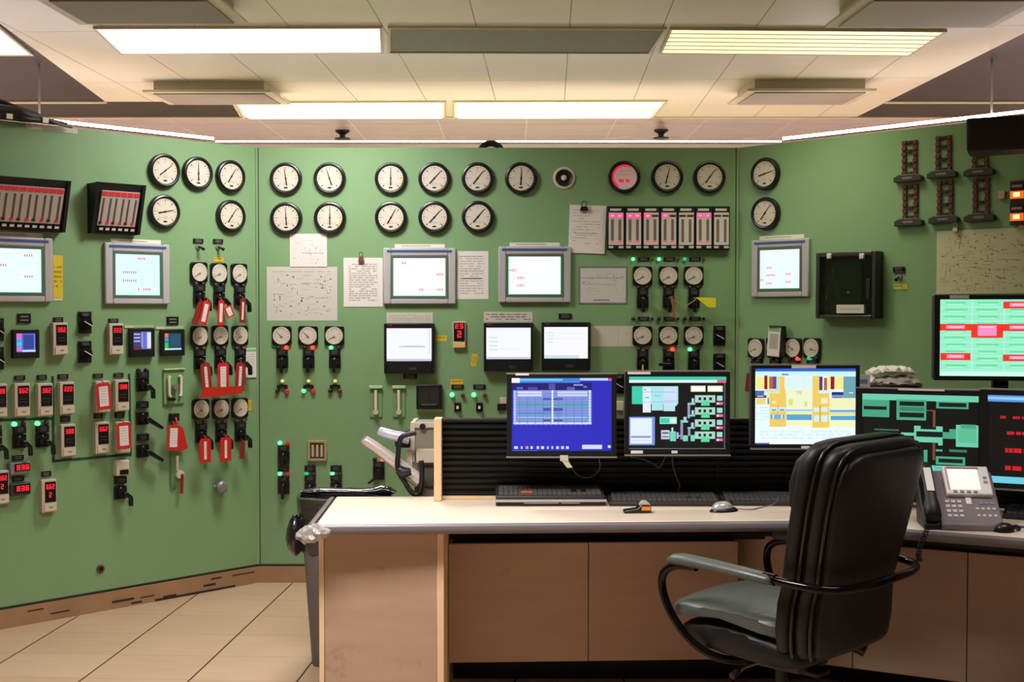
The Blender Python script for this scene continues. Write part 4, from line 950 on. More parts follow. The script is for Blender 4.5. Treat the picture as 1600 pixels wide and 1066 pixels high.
for x, lb in ((1297, 'nearer the corner'), (1348, 'farther from the corner')):
    t = on(WR, x, 400.5, 'magnet', 'cream magnet on the top of the chart recorder, ' + lb, 'magnet', out=.076)
    part('body', t, lambda b: b.cbox(0, 0, .026, .028, -.014, 0, CRM), key='magnet', bevel=.004)
LENS = mat('brown_red_lens', (104, 50, 36), .35); LENSD = mat('dark_lens', (48, 30, 26), .4); BASEM = mat('charcoal_base', (48, 48, 44), .45)
def ladder(px0, py0, px1, py1, bx0, by0, bx1, by1, label):
    p, w_, h_ = WR.box(px0, py0, px1, py1); q, bw, bh = WR.box(bx0, by0, bx1, by1)
    w_, h_ = .074, .150
    t = thing('lamp_ladder', label, 'lamp ladder', q, WR.a, 'unlit lamp ladders')
    bw, bh = .143, .036
    z0 = bh / 2 + h_ / 2 + .004
    part('base_plate', t, lambda b: b.prism([(-bw / 2, -bh / 2), (bw / 2, -bh / 2), (bw / 2, bh * .15), (bw * .32, bh * .5), (-bw * .32, bh * .5), (-bw / 2, bh * .15)], -.03, 0, BASEM), key='ladder_base', bevel=.003)
    part('name_label', t, lambda b: b.cbox(0, 0, .05, .010, -.031, -.03, INK), key='ladder_label')
    n = 0
    rows_ = [(-1, 1.0), (0, 1.0), (1, 1.0)] + [(s, z) for z in (.62, .26, -.16, -.56) for s in (-1, 1)] + [(0, .44), (0, -.36), (-1, -.98), (0, -.98), (1, -.98)]
    for x, z in rows_:
        part('lens', t, lambda b: b.cbox(0, 0, .020, .017, -.012, 0, LENS) if x else b.cbox(0, 0, .026, .013, -.012, 0, LENSD), key=('lens', bool(x)), loc=(x * .028, 0, z0 + z * h_ / 2), bevel=.0)
    part('lamp_bracket', t, lambda b: (b.box(-.038, -.018, -.004, 0, z0 - h_ / 2, z0 + h_ / 2, mat('bracket_brown', (92, 62, 44), .5)), b.box(.018, .038, -.004, 0, z0 - h_ / 2, z0 + h_ / 2, mat('bracket_brown', (92, 62, 44), .5)), b.box(-.018, .018, -.004, 0, z0 + h_ / 2 - .008, z0 + h_ / 2, BASEM), b.box(-.018, .018, -.004, 0, z0 - h_ / 2, z0 - h_ / 2 + .008, BASEM)), key='ladder_bracket')
ladder(1411, 223, 1433, 273, 1400, 273, 1444, 284.5, 'unlit brown lamp ladder, upper row, nearest the gauges')
ladder(1464, 217.5, 1488, 265, 1452, 266, 1498, 279, 'unlit brown lamp ladder, upper row, middle of three')
ladder(1521, 212, 1546, 264, 1509, 262, 1556, 276, 'unlit brown lamp ladder, upper row, partly behind the black hanging monitor')
ladder(1411, 290.6, 1434, 341, 1401, 342, 1445, 353, 'unlit brown lamp ladder, lower row, nearest the gauges')
ladder(1465, 286, 1490, 337, 1454.6, 337, 1500, 349, 'unlit brown lamp ladder, lower row, middle of three')
ladder(1521.6, 280.5, 1547, 334, 1510, 334, 1557, 346, 'unlit brown lamp ladder, lower row, farthest from the gauges')
t = on(WR, 1565.5, 305, 'pilot_lamp', 'small square cream pilot lamp between the ladders and orange lamps', 'lamp')
part('lens', t, lambda b: b.cbox(0, 0, .03, .036, -.014, 0, mat('cream_lens', (200, 166, 130), .4)), bevel=.003)
p0 = WR.at(1582, 318)
t = thing('annunciator', 'annunciator block with two rows of glowing orange lamps at the picture edge', 'annunciator', p0, WR.a)
part('housing', t, lambda b: b.box(0, .36, -.03, 0, -.10, .10, mat('dark_brown_case', (44, 32, 26), .5)), bevel=.003)
for r in range(2):
    for c in range(5):
        part('legend', t, lambda b: (b.box(0, .06, -.034, -.03, 0, .03, BLK), b.box(.006, .054, -.0345, -.034, .008, .020, mat('pinkish_legend', (170, 130, 120), .6))), key='ann_leg', loc=(.004 + c * .07, 0, .06 - r * .1))
        part('lamp', t, lambda b: (b.box(0, .06, -.036, -.03, 0, .034, glow((240, 110, 30), .8)), b.box(.014, .044, -.0365, -.036, .008, .028, glow((255, 225, 150), 1.3))), key='ann_lamp', loc=(.004 + c * .07, 0, .018 - r * .1))
# odd fittings low on the left board
solo('cable_grommet', 'small brown ringed hole low on the left board', 'grommet', lambda b: (b.lathe([(.020, 0), (.020, -.006), (.012, -.008), (.011, -.001)], 0, 0, mat('brown_rubber', (92, 52, 38), .6), 24), b.disc(0, 0, .0115, -.001, BLK, 20)), loc=WL.at(156.5, 889), rz=WL.a)
t = on(WL, 341, 760, 'knurled_knob', 'grey metal knob standing alone low on the left board', 'knob')
part('stem', t, lambda b: b.cyl(0, 0, .012, 0, -.03, GRY, 14)); part('grip', t, lambda b: b.lathe([(.014, -.03), (.030, -.034), (.032, -.05), (.022, -.060), (.0, -.062)], 0, 0, GRY, 10), rot=(0, R(20), 0)); part('side_lug', t, lambda b: b.cbox(.0, 0, .075, .018, -.026, -.012, SIL), bevel=.004)
for x, y, lb, pl in ((398, 236, 'left', WL), ): pass
# cables lying over the top of the left board
P = lambda s, z, o: (s, -o, z)
a = [WL.hit(x, y)[0] for x, y in ((0, 175), (30, 180), (60, 185), (95, 192))]
t = thing('cable_bundle', 'bundle of black cables draped over the top edge of the left board', 'cables', WL.pt(0, ZT), WL.a)
part('cable', t, lambda b: b.tube([(a[0] - .5, -.02, .05), (a[0], -.02, .045), (a[1], -.03, .035), (a[2], -.03, .018), (a[3], -.03, .012)], [.026, .026, .026, .016, .009], CAB, 10))
part('cable', t, lambda b: b.tube([(a[0] - .5, -.02, .01), (a[0], -.025, .018), (a[1], -.05, .01), (a[2], -.04, .012), (a[3] + .02, -.02, .012)], [.02, .02, .016, .010, .008], CAB, 10))
part('cable', t, lambda b: b.tube([(a[0], .02, .09), (a[1] - .04, .0, .07), (a[1] + .1, -.02, .03)], .014, CAB, 10))
part('cable', t, lambda b: b.tube([(a[1] + .02, -.045, .035), (a[2], -.045, .03), (a[2] + .08, -.05, .002), (a[3] + .04, -.03, -.002)], .006, CABG, 8))
for s in (a[0] + .02, a[1] + .1): part('cable_tie', t, lambda b: b.box(-.014, .014, -.058, -.05, -.010, .014, WHT), loc=(s, 0, .012))
# coiled hose peeking over the middle board
q = at_y(767, 231, D0 + .16)
t = thing('coiled_hose', 'coiled black hose peeking over the top edge of the middle board', 'hose', (q.x, D0 + .16, ZT))
for k, r in enumerate((.072, .060)):
    part('loop', t, lambda b: b.tube([(r * math.cos(R(g)), 0, -.02 + r * math.sin(R(g)) * 1.0) for g in range(-10, 371, 10)], .010, CAB, 8), loc=(0, k * .024, .0))
part('fitting', t, lambda b: b.tube([(-.03, .01, .0), (.03, .01, .0)], .009, mat('brass_fitting', (170, 150, 90), .3, .8), 10))
# ------------------------------------------------------------------ the desk
def woodish(name, c1, c2, rough=.5, smudge=0.0):
    m = bpy.data.materials.new(name); m.use_nodes = True
    nt = m.node_tree; b = nt.nodes['Principled BSDF']; L = nt.links.new
    tc = nt.nodes.new('ShaderNodeTexCoord'); mp = nt.nodes.new('ShaderNodeMapping'); mp.inputs['Scale'].default_value = (1.2, 1.2, 7)
    L(tc.outputs['Object'], mp.inputs['Vector'])
    n = nt.nodes.new('ShaderNodeTexNoise'); n.inputs['Scale'].default_value = 3; n.inputs['Detail'].default_value = 6; L(mp.outputs['Vector'], n.inputs['Vector'])
    mx = nt.nodes.new('ShaderNodeMix'); mx.data_type = 'RGBA'; mx.inputs['A'].default_value = lin(c1); mx.inputs['B'].default_value = lin(c2); L(n.outputs['Fac'], mx.inputs['Factor'])
    out = mx.outputs['Result']
    if smudge:
        n2 = nt.nodes.new('ShaderNodeTexNoise'); n2.inputs['Scale'].default_value = 5.5; n2.inputs['Detail'].default_value = 8; n2.inputs['Roughness'].default_value = .75; L(tc.outputs['Object'], n2.inputs['Vector'])
        r = nt.nodes.new('ShaderNodeValToRGB'); r.color_ramp.elements[0].position = .60; r.color_ramp.elements[1].position = .74
        r.color_ramp.elements[0].color = (0, 0, 0, 1); r.color_ramp.elements[1].color = (smudge,) * 3 + (1,); L(n2.outputs['Fac'], r.inputs['Fac'])
        m2 = nt.nodes.new('ShaderNodeMix'); m2.data_type = 'RGBA'; L(r.outputs['Color'], m2.inputs['Factor']); L(out, m2.inputs['A']); m2.inputs['B'].default_value = lin((88, 62, 48)); out = m2.outputs['Result']
    L(out, b.inputs['Base Color']); b.inputs['Roughness'].default_value = rough
    return m
TOPM = woodish('pale_laminate_top', (236, 218, 200), (228, 208, 190), .35)
LAM = woodish('tan_laminate_panel', (178, 150, 128), (162, 134, 112), .5, .5)
LAMP_ = woodish('cream_edge_strip', (228, 196, 156), (216, 184, 144), .5)
EDG = mat('grey_rubber_edge', (112, 106, 110), .38)
SLAT = mat('black_slat', (15, 15, 15), .5, spec=.3)
DZ = .74
A0 = Vector((-.672, 4.275)); B0 = Vector((1.0, 4.355)); dw = Vector((.89, -.455)).normalized(); nw = Vector((.455, .89)).normalized()
C0 = B0 + dw * 2.3
def off(d): # front line shifted back by d
    return [A0 + Vector((0, d)), Vector((B0.x + d * .24, B0.y + d)), C0 + nw * d]
f0, f1 = off(0), off(.055)
bk = [Vector((-.69, 4.90)), Vector((1.19, 4.93)), C0 + nw * .62]
desk = thing('console_desk', 'angled console desk with pale laminate top, grey front edge and tan lower panels', 'desk', (0, 0, 0))
part('desktop', desk, lambda b: b.prismz([tuple(f0[0]), tuple(f0[1]), tuple(f0[2]), tuple(bk[2]), tuple(bk[1]), tuple(bk[0])], DZ - .034, DZ - .0008, TOPM), bevel=.002)
def edge(b):
    path = [Vector((-.70, 4.90)), Vector((-.684, 4.30)), A0 + Vector((-.006, -.008)), B0 + Vector((0, -.008)), C0 + Vector((0, -.008))]
    prof = [(0, -.036), (0, -.0015), (-.012, -.0015), (-.022, -.008), (-.024, -.02), (-.018, -.032), (-.008, -.037)]
    rings = []
    for i, p in enumerate(path):
        t = (path[min(i + 1, 4)] - path[max(i - 1, 0)]).normalized(); n_ = Vector((-t.y, t.x))
        if i == 1: n_ = Vector((1, 0))
        k = 1.0
        rings.append([(p.x + n_.x * o, p.y + n_.y * o, DZ + z) for o, z in prof])
    b.loft(rings, EDG)
part('edge_band', desk, edge)
# pedestal under the left end
def ped(b):
    b.box(-.655, -.262, 4.335, 4.86, .0, DZ - .034, LAM)
part('pedestal', desk, ped, bevel=.002, label='broad tan end panel')
for xa, xb in ((-.674, -.656), (-.262, -.238)): part('pedestal_edge', desk, lambda b: b.box(xa, xb, 4.333, 4.87, 0, DZ - .036, LAMP_), bevel=.002, label='cream upright edge strip')
def yat(x): return 4.625 + (x + .25) * .045
pz0, pz1 = .158, .603
for x0, x1 in ((-.236, .2845), (.2875, .85)):
    part('modesty_panel', desk, lambda b: b.prismz([(x0, yat(x0)), (x1, yat(x1)), (x1, yat(x1) + .02), (x0, yat(x0) + .02)], pz0, pz1, LAM), bevel=.0015)
ws = Vector((.854, 4.797))
for a0_, a1_ in ((.0, .455), (.458, .855), (.858, 1.5), (1.503, 2.1)):
    p, q = ws + dw * a0_, ws + dw * a1_
    part('modesty_panel', desk, lambda b: b.prismz([tuple(p), tuple(q), tuple(q + nw * .02), tuple(p + nw * .02)], pz0 - .01, pz1 + .01, LAM), bevel=.0015)
part('back_rail', desk, lambda b: (b.box(-.236, 1.0, 4.74, 4.80, .60, DZ - .036, BLK), b.prismz([tuple(ws + nw * .03), tuple(ws + dw * 2.0 + nw * .03), tuple(ws + dw * 2.0 + nw * .06), tuple(ws + nw * .03 + nw * .03)], .62, DZ - .036, BLK)))
part('kickboard', desk, lambda b: b.box(-.236, 1.25, 4.96, 4.98, .0, DZ - .04, BLK).prismz([tuple(Vector((1.25, 4.96))), tuple(Vector((1.25, 4.96)) + dw * 1.8), tuple(Vector((1.25, 4.98)) + dw * 1.8), (1.25, 4.98)], 0, DZ - .04, BLK))
part('leg', desk, lambda b: b.box(2.35, 2.41, 3.9, 4.3, 0, DZ - .04, BLK))
# crumpled clear tape on the corner
def tape(b):
    r = random.Random(3); c = Vector((-.695, 4.26, DZ - .030)); rings = []
    for i in range(9):
        u = i / 8; rad = .030 * math.sin(math.pi * (u * .9 + .05)) + .004
        rings.append([(c.x - .045 + u * .12, c.y - .006 + rad * math.cos(2 * math.pi * k / 12) * r.uniform(.6, 1.25), c.z - .01 + .02 * u + rad * math.sin(2 * math.pi * k / 12) * r.uniform(.6, 1.3)) for k in range(12)])
    b.loft(rings, mat('clear_wrap', (160, 156, 152), .12, bump=.6, nscale=50, noise=.35, coat=1))
part('corner_wrap', desk, tape, smooth=0, label='crumpled clear plastic wrap on the desk corner')

# slatted screen
SY = 4.85
scr = thing('slatted_screen', 'black horizontally slatted screen with cream end post, standing along the back of the desk', 'screen', (0, 0, 0))
sz0, sz1 = DZ + .012, 1.047
def slats(x0, x1):
    def fn(b):
        b.box(x0, x1, SY, SY + .02, sz0, sz1, SLAT)
        z = sz0
        while z < sz1 - .012:
            b.prismx([(SY + .001, z + .002), (SY - .010, z + .005), (SY - .012, z + .016), (SY + .001, z + .0205)], x0, x1, SLAT); z += .0235
    return fn
part('slat_panel', scr, slats(-.272, .80), smooth=0); part('slat_panel', scr, slats(.803, 1.17), smooth=0)
def wingslat(b):
    p = Vector((1.172, SY)); q = p + dw * 1.9
    def bar(d0, d1, z0, z1): b.prismz([tuple(p + nw * d0), tuple(q + nw * d0), tuple(q + nw * d1), tuple(p + nw * d1)], z0, z1, SLAT)
    bar(0, .02, sz0, sz1); z = sz0
    while z < sz1 - .012: bar(-.011, .0, z + .003, z + .018); z += .0235
part('slat_panel', scr, wingslat, smooth=0)
part('base_rail', scr, lambda b: b.box(-.28, 1.16, SY - .03, SY + .02, DZ, DZ + .012, LAMP_), bevel=.001)
part('end_post', scr, lambda b: b.box(-.300, -.271, SY - .07, SY + .03, DZ, 1.056, LAMP_), bevel=.002, label='cream upright end post')
part('top_cap', scr, lambda b: b.box(-.271, 1.17, SY - .012, SY + .022, sz1, sz1 + .005, DGR))

# ------------------------------------------------------------------ waste bin with black bag
bin_ = thing('waste_bin', 'grey waste bin lined with a black bag, between the green board and the desk end', 'bin', (-.70, 5.23, 0))
def rr(hx, hy, z, n=24, e=5, jit=0, seed=0, cx=0, cy=0):
    r = random.Random(seed); out = []
    for k in range(n):
        a = 2 * math.pi * k / n; c, s_ = math.cos(a), math.sin(a)
        d = (abs(c) ** e + abs(s_) ** e) ** (-1 / e); j = 1 + r.uniform(-jit, jit)
        out.append((cx + hx * d * c * j, cy + hy * d * s_ * j, z + r.uniform(-jit, jit) * .12))
    return out
part('body', bin_, lambda b: b.loft([rr(.132, .122, 0), rr(.135, .125, .02), rr(.178, .150, .66), rr(.176, .148, .665), rr(.13, .12, .03)], mat('grey_bin_plastic', (98, 92, 88), .5)), smooth=50)
BAG = mat('black_bin_bag', (28, 28, 31), .16, bump=.9, nscale=22, coat=.6)
part('liner', bin_, lambda b: b.loft([rr(.172, .146, .47, 40, 4, .04, 1), rr(.188, .160, .51, 40, 4, .03, 2), rr(.184, .157, .57, 40, 4, .03, 3), rr(.190, .162, .64, 40, 4, .02, 4), rr(.198, .168, .700, 40, 4, .015, 5), rr(.182, .152, .705, 40, 4, .02, 6), rr(.17, .14, .60, 40, 4, .03, 7), rr(.12, .1, .35, 40, 4, .03, 8)], BAG), smooth=60)
part('bag_knot', bin_, lambda b: b.loft([[(-.195 + .030 * math.cos(a) * s_, -.10 + .03 * math.sin(a) * s_ * (1 + .3 * math.sin(3 * a)), z) for a in [2 * math.pi * k / 14 for k in range(14)]] for z, s_ in ((.46, .4), (.49, 1.1), (.53, 1.35), (.57, 1.2), (.605, .8), (.63, .3))], BAG), smooth=60)
part('bag_fold', bin_, lambda b: b.loft([[(.0 + x, -.02 + .03 * math.cos(a), .715 + h_ * math.sin(a)) for a in [2 * math.pi * k / 12 for k in range(12)]] for x, h_ in ((-.18, .005), (-.1, .02), (-.02, .014), (.06, .012), (.12, .018), (.15, .03), (.19, .022), (.215, .004))], BAG), smooth=60)

# ------------------------------------------------------------------ equipment behind the desk end
q = at_y(668, 720, 5.02)
eq = thing('equipment_cabinet', 'beige-grey equipment cabinet with a panel front, standing behind the cream end post', 'cabinet', (q.x, 5.12, 0))
EQ = mat('grey_beige_case', (134, 126, 112), .5); EQL = mat('pale_case_edge', (196, 184, 166), .5)
zt = at_y(668, 663, 5.02).z
part('body', eq, lambda b: (b.box(-.055, .20, -.08, .12, .0, zt, EQ)), bevel=.004)
part('front_frame', eq, lambda b: (b.box(-.070, -.052, -.09, .12, .86, zt + .006, EQL), b.box(-.052, .10, -.09, -.08, zt - .016, zt + .006, EQL)), bevel=.002)
part('ledge', eq, lambda b: (b.box(-.045, .10, -.115, -.08, zt - .155, zt - .10, EQL), b.box(-.085, -.06, -.10, -.06, zt - .21, zt - .11, EQL)), bevel=.003)
part('lower_door', eq, lambda b: b.box(-.03, .025, -.092, -.08, DZ + .02, zt - .17, mat('dark_taupe', (84, 74, 66), .5)), bevel=.003)
part('connector', eq, lambda b: b.box(-.135, -.070, -.07, .0, zt - .10, zt - .03, BLK), bevel=.010)
part('knob', eq, lambda b: b.cyl(0, 0, .012, 0, -.02, BLK, 14), loc=(-.02, -.08, zt - .01))
def px3(pts, y): return [tuple(at_y(a, c, y)) for a, c in pts]
t = thing('metal_tube', 'long silver tube slanting down from the left to the grey cabinet', 'tube', at_y(570, 690, 5.04)); o_ = Vector(t.location)
def rel(pts): return [tuple(Vector(p) - o_) for p in pts]
part('barrel', t, lambda b: b.tube(rel(px3([(569, 687), (571, 689), (600, 709), (645, 744), (656, 752)], 4.99)), [.013, .021, .024, .029, .030], mat('silver_tube', (205, 192, 190), .3, .3), 18), smooth=60)
t = thing('metal_tube', 'shorter pale tube above the long silver one, by the black connector', 'tube', at_y(595, 675, 5.1)); o_ = Vector(t.location)
part('barrel', t, lambda b: b.tube(rel(px3([(591, 673), (593, 674), (612, 680), (640, 686)], 5.0)), [.012, .019, .021, .022], mat('pale_violet_tube', (196, 198, 222), .3, .2), 18), smooth=60)
t = thing('cable_loop', 'thick black cable looping from the grey cabinet around the silver tube', 'cable', at_y(625, 700, 4.99)); o_ = Vector(t.location)
part('cable', t, lambda b: b.tube(rel(px3([(650, 676), (638, 679), (628, 683), (624, 692), (622, 710), (621, 728), (625, 742), (632, 752), (638, 763), (645, 771), (652, 773), (657, 765), (659, 748), (659, 730), (658, 720)], 4.95)), .0105, CAB, 10), smooth=60)
part('plug', t, lambda b: b.tube(rel(px3([(622, 733), (630, 739), (642, 737)], 4.93)), [.018, .024, .014], CAB, 12), smooth=60)
part('cable', t, lambda b: b.tube(rel(px3([(632, 738), (629, 750), (636, 758)], 4.94)), .008, CAB, 8), smooth=60)

# ------------------------------------------------------------------ monitors
def monitor(px0, py0, px1, py1, y, label, bg, rects, bz=(.020, .020, .022, .020), rz=0, stand='arm', lip=True, es=.84, group='desk monitors', depth=.05, stk=None):
    a, c = at_y(px0, py0, y), at_y(px1, py1, y); w_, h_ = (c.x - a.x), a.z - c.z
    if rz: w_ = w_ / math.cos(rz)
    t = thing('monitor', label, 'monitor', ((a.x + c.x) / 2, y, (a.z + c.z) / 2), rz, group)
    l, r_, tp, bt = bz
    part('housing', t, lambda b: b.box(-w_ / 2, w_ / 2, .006, depth, -h_ / 2, h_ / 2, DGR), bevel=.008)
    part('bezel', t, lambda b: (b.box(-w_ / 2, -w_ / 2 + l, -.006, .008, -h_ / 2, h_ / 2, BLK), b.box(w_ / 2 - r_, w_ / 2, -.006, .008, -h_ / 2, h_ / 2, BLK),
                                b.box(-w_ / 2 + l, w_ / 2 - r_, -.006, .008, h_ / 2 - tp, h_ / 2, BLK), b.box(-w_ / 2 + l, w_ / 2 - r_, -.006, .008, -h_ / 2, -h_ / 2 + bt, BLK)))
    part('screen', t, screen_fn(w_ - l - r_, h_ - tp - bt, bg, rects, 0, es), loc=((l - r_) / 2, 0, (bt - tp) / 2))
    if lip:
        part('silver_edge', t, lambda b: b.box(-w_ / 2 - .002, w_ / 2 + .002, -.008, .012, h_ / 2, h_ / 2 + .005, SIL)); part('silver_edge', t, lambda b: b.box(-w_ / 2 - .002, w_ / 2 + .002, -.010, .012, -h_ / 2 - .006, -h_ / 2, SIL))
    for s in (stk or []): part('sticker', t, lambda b: b.cbox(s[0] * w_, s[1] * h_, s[2], s[3], -.0105 if lip else -.007, -.005, mat('sticker_white', (236, 226, 222), .6)))
    if stand == 'arm':
        part('mounting_arm', t, lambda b: (b.box(-.03, .03, depth, depth + .02, -.05, .05, BLK), b.box(-.02, .02, depth + .02, (depth + .03) if rz else SY - .018 - y, -.02, .02, BLK)), bevel=.003)
    return t, w_, h_
MY = 4.66
W_, BL = (240, 244, 255), (120, 160, 240)
z1 = (112, 98, 1265, 960)
r1 = zrects(z1, [(112, 98, 900, 155, (70, 130, 225)), (205, 108, 700, 132, (110, 200, 245)), (900, 98, 1265, 128, (190, 215, 255)), (1222, 98, 1265, 125, (230, 60, 110)), (112, 98, 205, 185, (252, 255, 245)),
    (112, 155, 1035, 242, (30, 22, 110)), (170, 205, 240, 230, (60, 110, 220)), (300, 205, 410, 240, (70, 70, 170)), (540, 165, 615, 235, (80, 80, 170)), (825, 172, 935, 188, (150, 160, 220)), (750, 205, 840, 240, (90, 95, 190)), (940, 190, 980, 215, (60, 130, 220)),
    (130, 242, 1035, 648, (130, 150, 220)), (180, 255, 460, 320, (215, 218, 250)), (640, 255, 985, 320, (205, 210, 248)), (470, 335, 700, 360, (60, 60, 170)), (130, 400, 1030, 428, (60, 175, 165)), (470, 455, 700, 490, (62, 70, 170)),
    (180, 500, 700, 530, (90, 150, 190)), (180, 555, 985, 575, (140, 190, 220)), (470, 590, 700, 608, (60, 60, 160)), (130, 622, 1030, 645, (210, 220, 250)), (572, 242, 592, 640, (236, 246, 255)), (135, 250, 160, 645, (190, 205, 245)), (1002, 242, 1022, 640, (225, 235, 252))])
for k in range(9): r1 += zrects(z1, [(200 + k * 90, 330, 206 + k * 90, 640, (96, 112, 200))])
for k in range(11): r1 += zrects(z1, [(130, 282 + k * 33, 1030, 287 + k * 33, (100, 120, 205))])
for k in range(15): r1 += zrects(z1, [(155 + k * 57, 650, 178 + k * 57, 668, (70, 80, 190))])
for k, (x, w__) in enumerate(((140, 44), (218, 18), (272, 34), (330, 26), (400, 28), (450, 36), (520, 18), (572, 20), (625, 32), (682, 34), (738, 34))): r1 += zrects(z1, [(x, 905, x + w__, 938, (225, 150, 120) if k == 2 else (205, 215, 250))])
r1 += zrects(z1, [(925, 888, 1155, 938, (215, 220, 250)), (1222, 895, 1255, 925, (215, 220, 250)), (125, 955, 420, 966, (90, 110, 235))])
t, w_, h_ = monitor(792, 585, 963, 713, MY, 'desk monitor showing a bright blue screen with a pale table, nearest the cream post', (40, 40, 190), r1, (.018, .018, .014, .020), stk=[(-.36, .50, .05, .008)])
part('clip', t, lambda b: (b.box(-.006, .024, -.02, .0, -h_ / 2 - .016, -h_ / 2 + .004, CRM), b.prism([(.0, -h_ / 2 - .016), (.024, -h_ / 2 - .016), (.040, -h_ / 2 - .04), (.020, -h_ / 2 - .042)], -.018, -.006, CRM)), label='small cream clip on the lower edge')
z2 = (85, 128, 1170, 948)
TE, TL = (60, 205, 170), (150, 235, 220)
r2 = zrects(z2, [(85, 130, 1170, 168, TE), (85, 168, 1070, 198, (236, 255, 250)), (1068, 170, 1170, 200, (235, 90, 130)), (118, 238, 635, 440, TL), (118, 238, 235, 440, TE), (240, 250, 330, 535, (225, 238, 252)), (340, 238, 465, 512, (170, 230, 235)), (470, 245, 620, 460, (205, 222, 248)), (470, 460, 600, 520, (185, 228, 235)),
    (120, 300, 600, 306, (110, 190, 200)), (240, 415, 590, 420, (140, 190, 210)), (250, 270, 280, 282, (235, 90, 130)), (265, 360, 315, 372, TE), (370, 345, 435, 350, (90, 120, 160)), (480, 400, 620, 404, (140, 160, 210)),
    (88, 585, 375, 905, (120, 150, 225)), (102, 600, 342, 888, (228, 240, 255)), (110, 800, 330, 822, (140, 150, 215)), (110, 850, 330, 856, (190, 200, 235)), (430, 585, 620, 665, TL), (440, 600, 540, 655, TE), (540, 605, 610, 650, (225, 240, 245)),
    (775, 232, 940, 300, (225, 230, 190)), (785, 245, 930, 290, (250, 255, 248)), (962, 232, 1132, 300, (225, 230, 190)), (972, 245, 1120, 290, (250, 255, 248)),
    (445, 735, 540, 838, (200, 205, 225)), (455, 760, 530, 775, (60, 60, 90)), (455, 805, 530, 815, (60, 60, 90)), (545, 750, 612, 860, (110, 215, 190)), (560, 705, 582, 760, (200, 210, 225)), (620, 760, 640, 830, (190, 195, 220)), (640, 790, 690, 808, (170, 175, 205)),
    (660, 620, 690, 840, (140, 145, 180)), (740, 425, 768, 600, (150, 155, 190)), (745, 700, 772, 800, (150, 155, 190)), (668, 625, 745, 650, (120, 215, 195)), (695, 585, 728, 630, (190, 200, 220)), (690, 795, 745, 860, (120, 215, 190)), (775, 790, 822, 860, (120, 215, 190)), (740, 700, 825, 718, (120, 215, 190)), (780, 650, 808, 700, (190, 200, 220)), (745, 425, 825, 448, (120, 215, 190)), (785, 375, 812, 430, (190, 200, 220)), (745, 560, 825, 580, (120, 215, 190)), (785, 510, 812, 560, (190, 200, 220))])
for k in range(4):
    y0 = 340 + k * 137
    r2 += zrects(z2, [(822, y0, 1048, y0 + 82, (170, 215, 200)), (862, y0 + 24, 892, y0 + 56, (20, 20, 24)), (918, y0 + 24, 946, y0 + 56, (20, 20, 24)), (980, y0 + 24, 1012, y0 + 56, (20, 20, 24)), (892, y0 + 60, 985, y0 + 118, (90, 220, 160)), (1068, y0 + 5, 1130, y0 + 62, (160, 220, 205)), (1060, y0 + 78, 1135, y0 + 108, (240, 110, 150)), (1068, y0 + 84, 1090, y0 + 104, (240, 240, 245))])
r2 += zrects(z2, [(85, 940, 1165, 948, (110, 112, 130)), (1148, 200, 1160, 945, (96, 98, 120))])
monitor(977, 581, 1140, 710, MY, 'desk monitor showing a black screen with a mint-green flow diagram', (10, 11, 13), r2, (.014, .014, .018, .020), stk=[(-.39, -.47, .045, .011), (-.37, .485, .085, .009), (-.03, -.47, .022, .010)])
z3 = (150, 118, 1245, 945)
YE, OR_, SK = (252, 236, 140), (240, 205, 100), (215, 240, 250)
DB, DR_ = (60, 90, 160), (150, 24, 24)
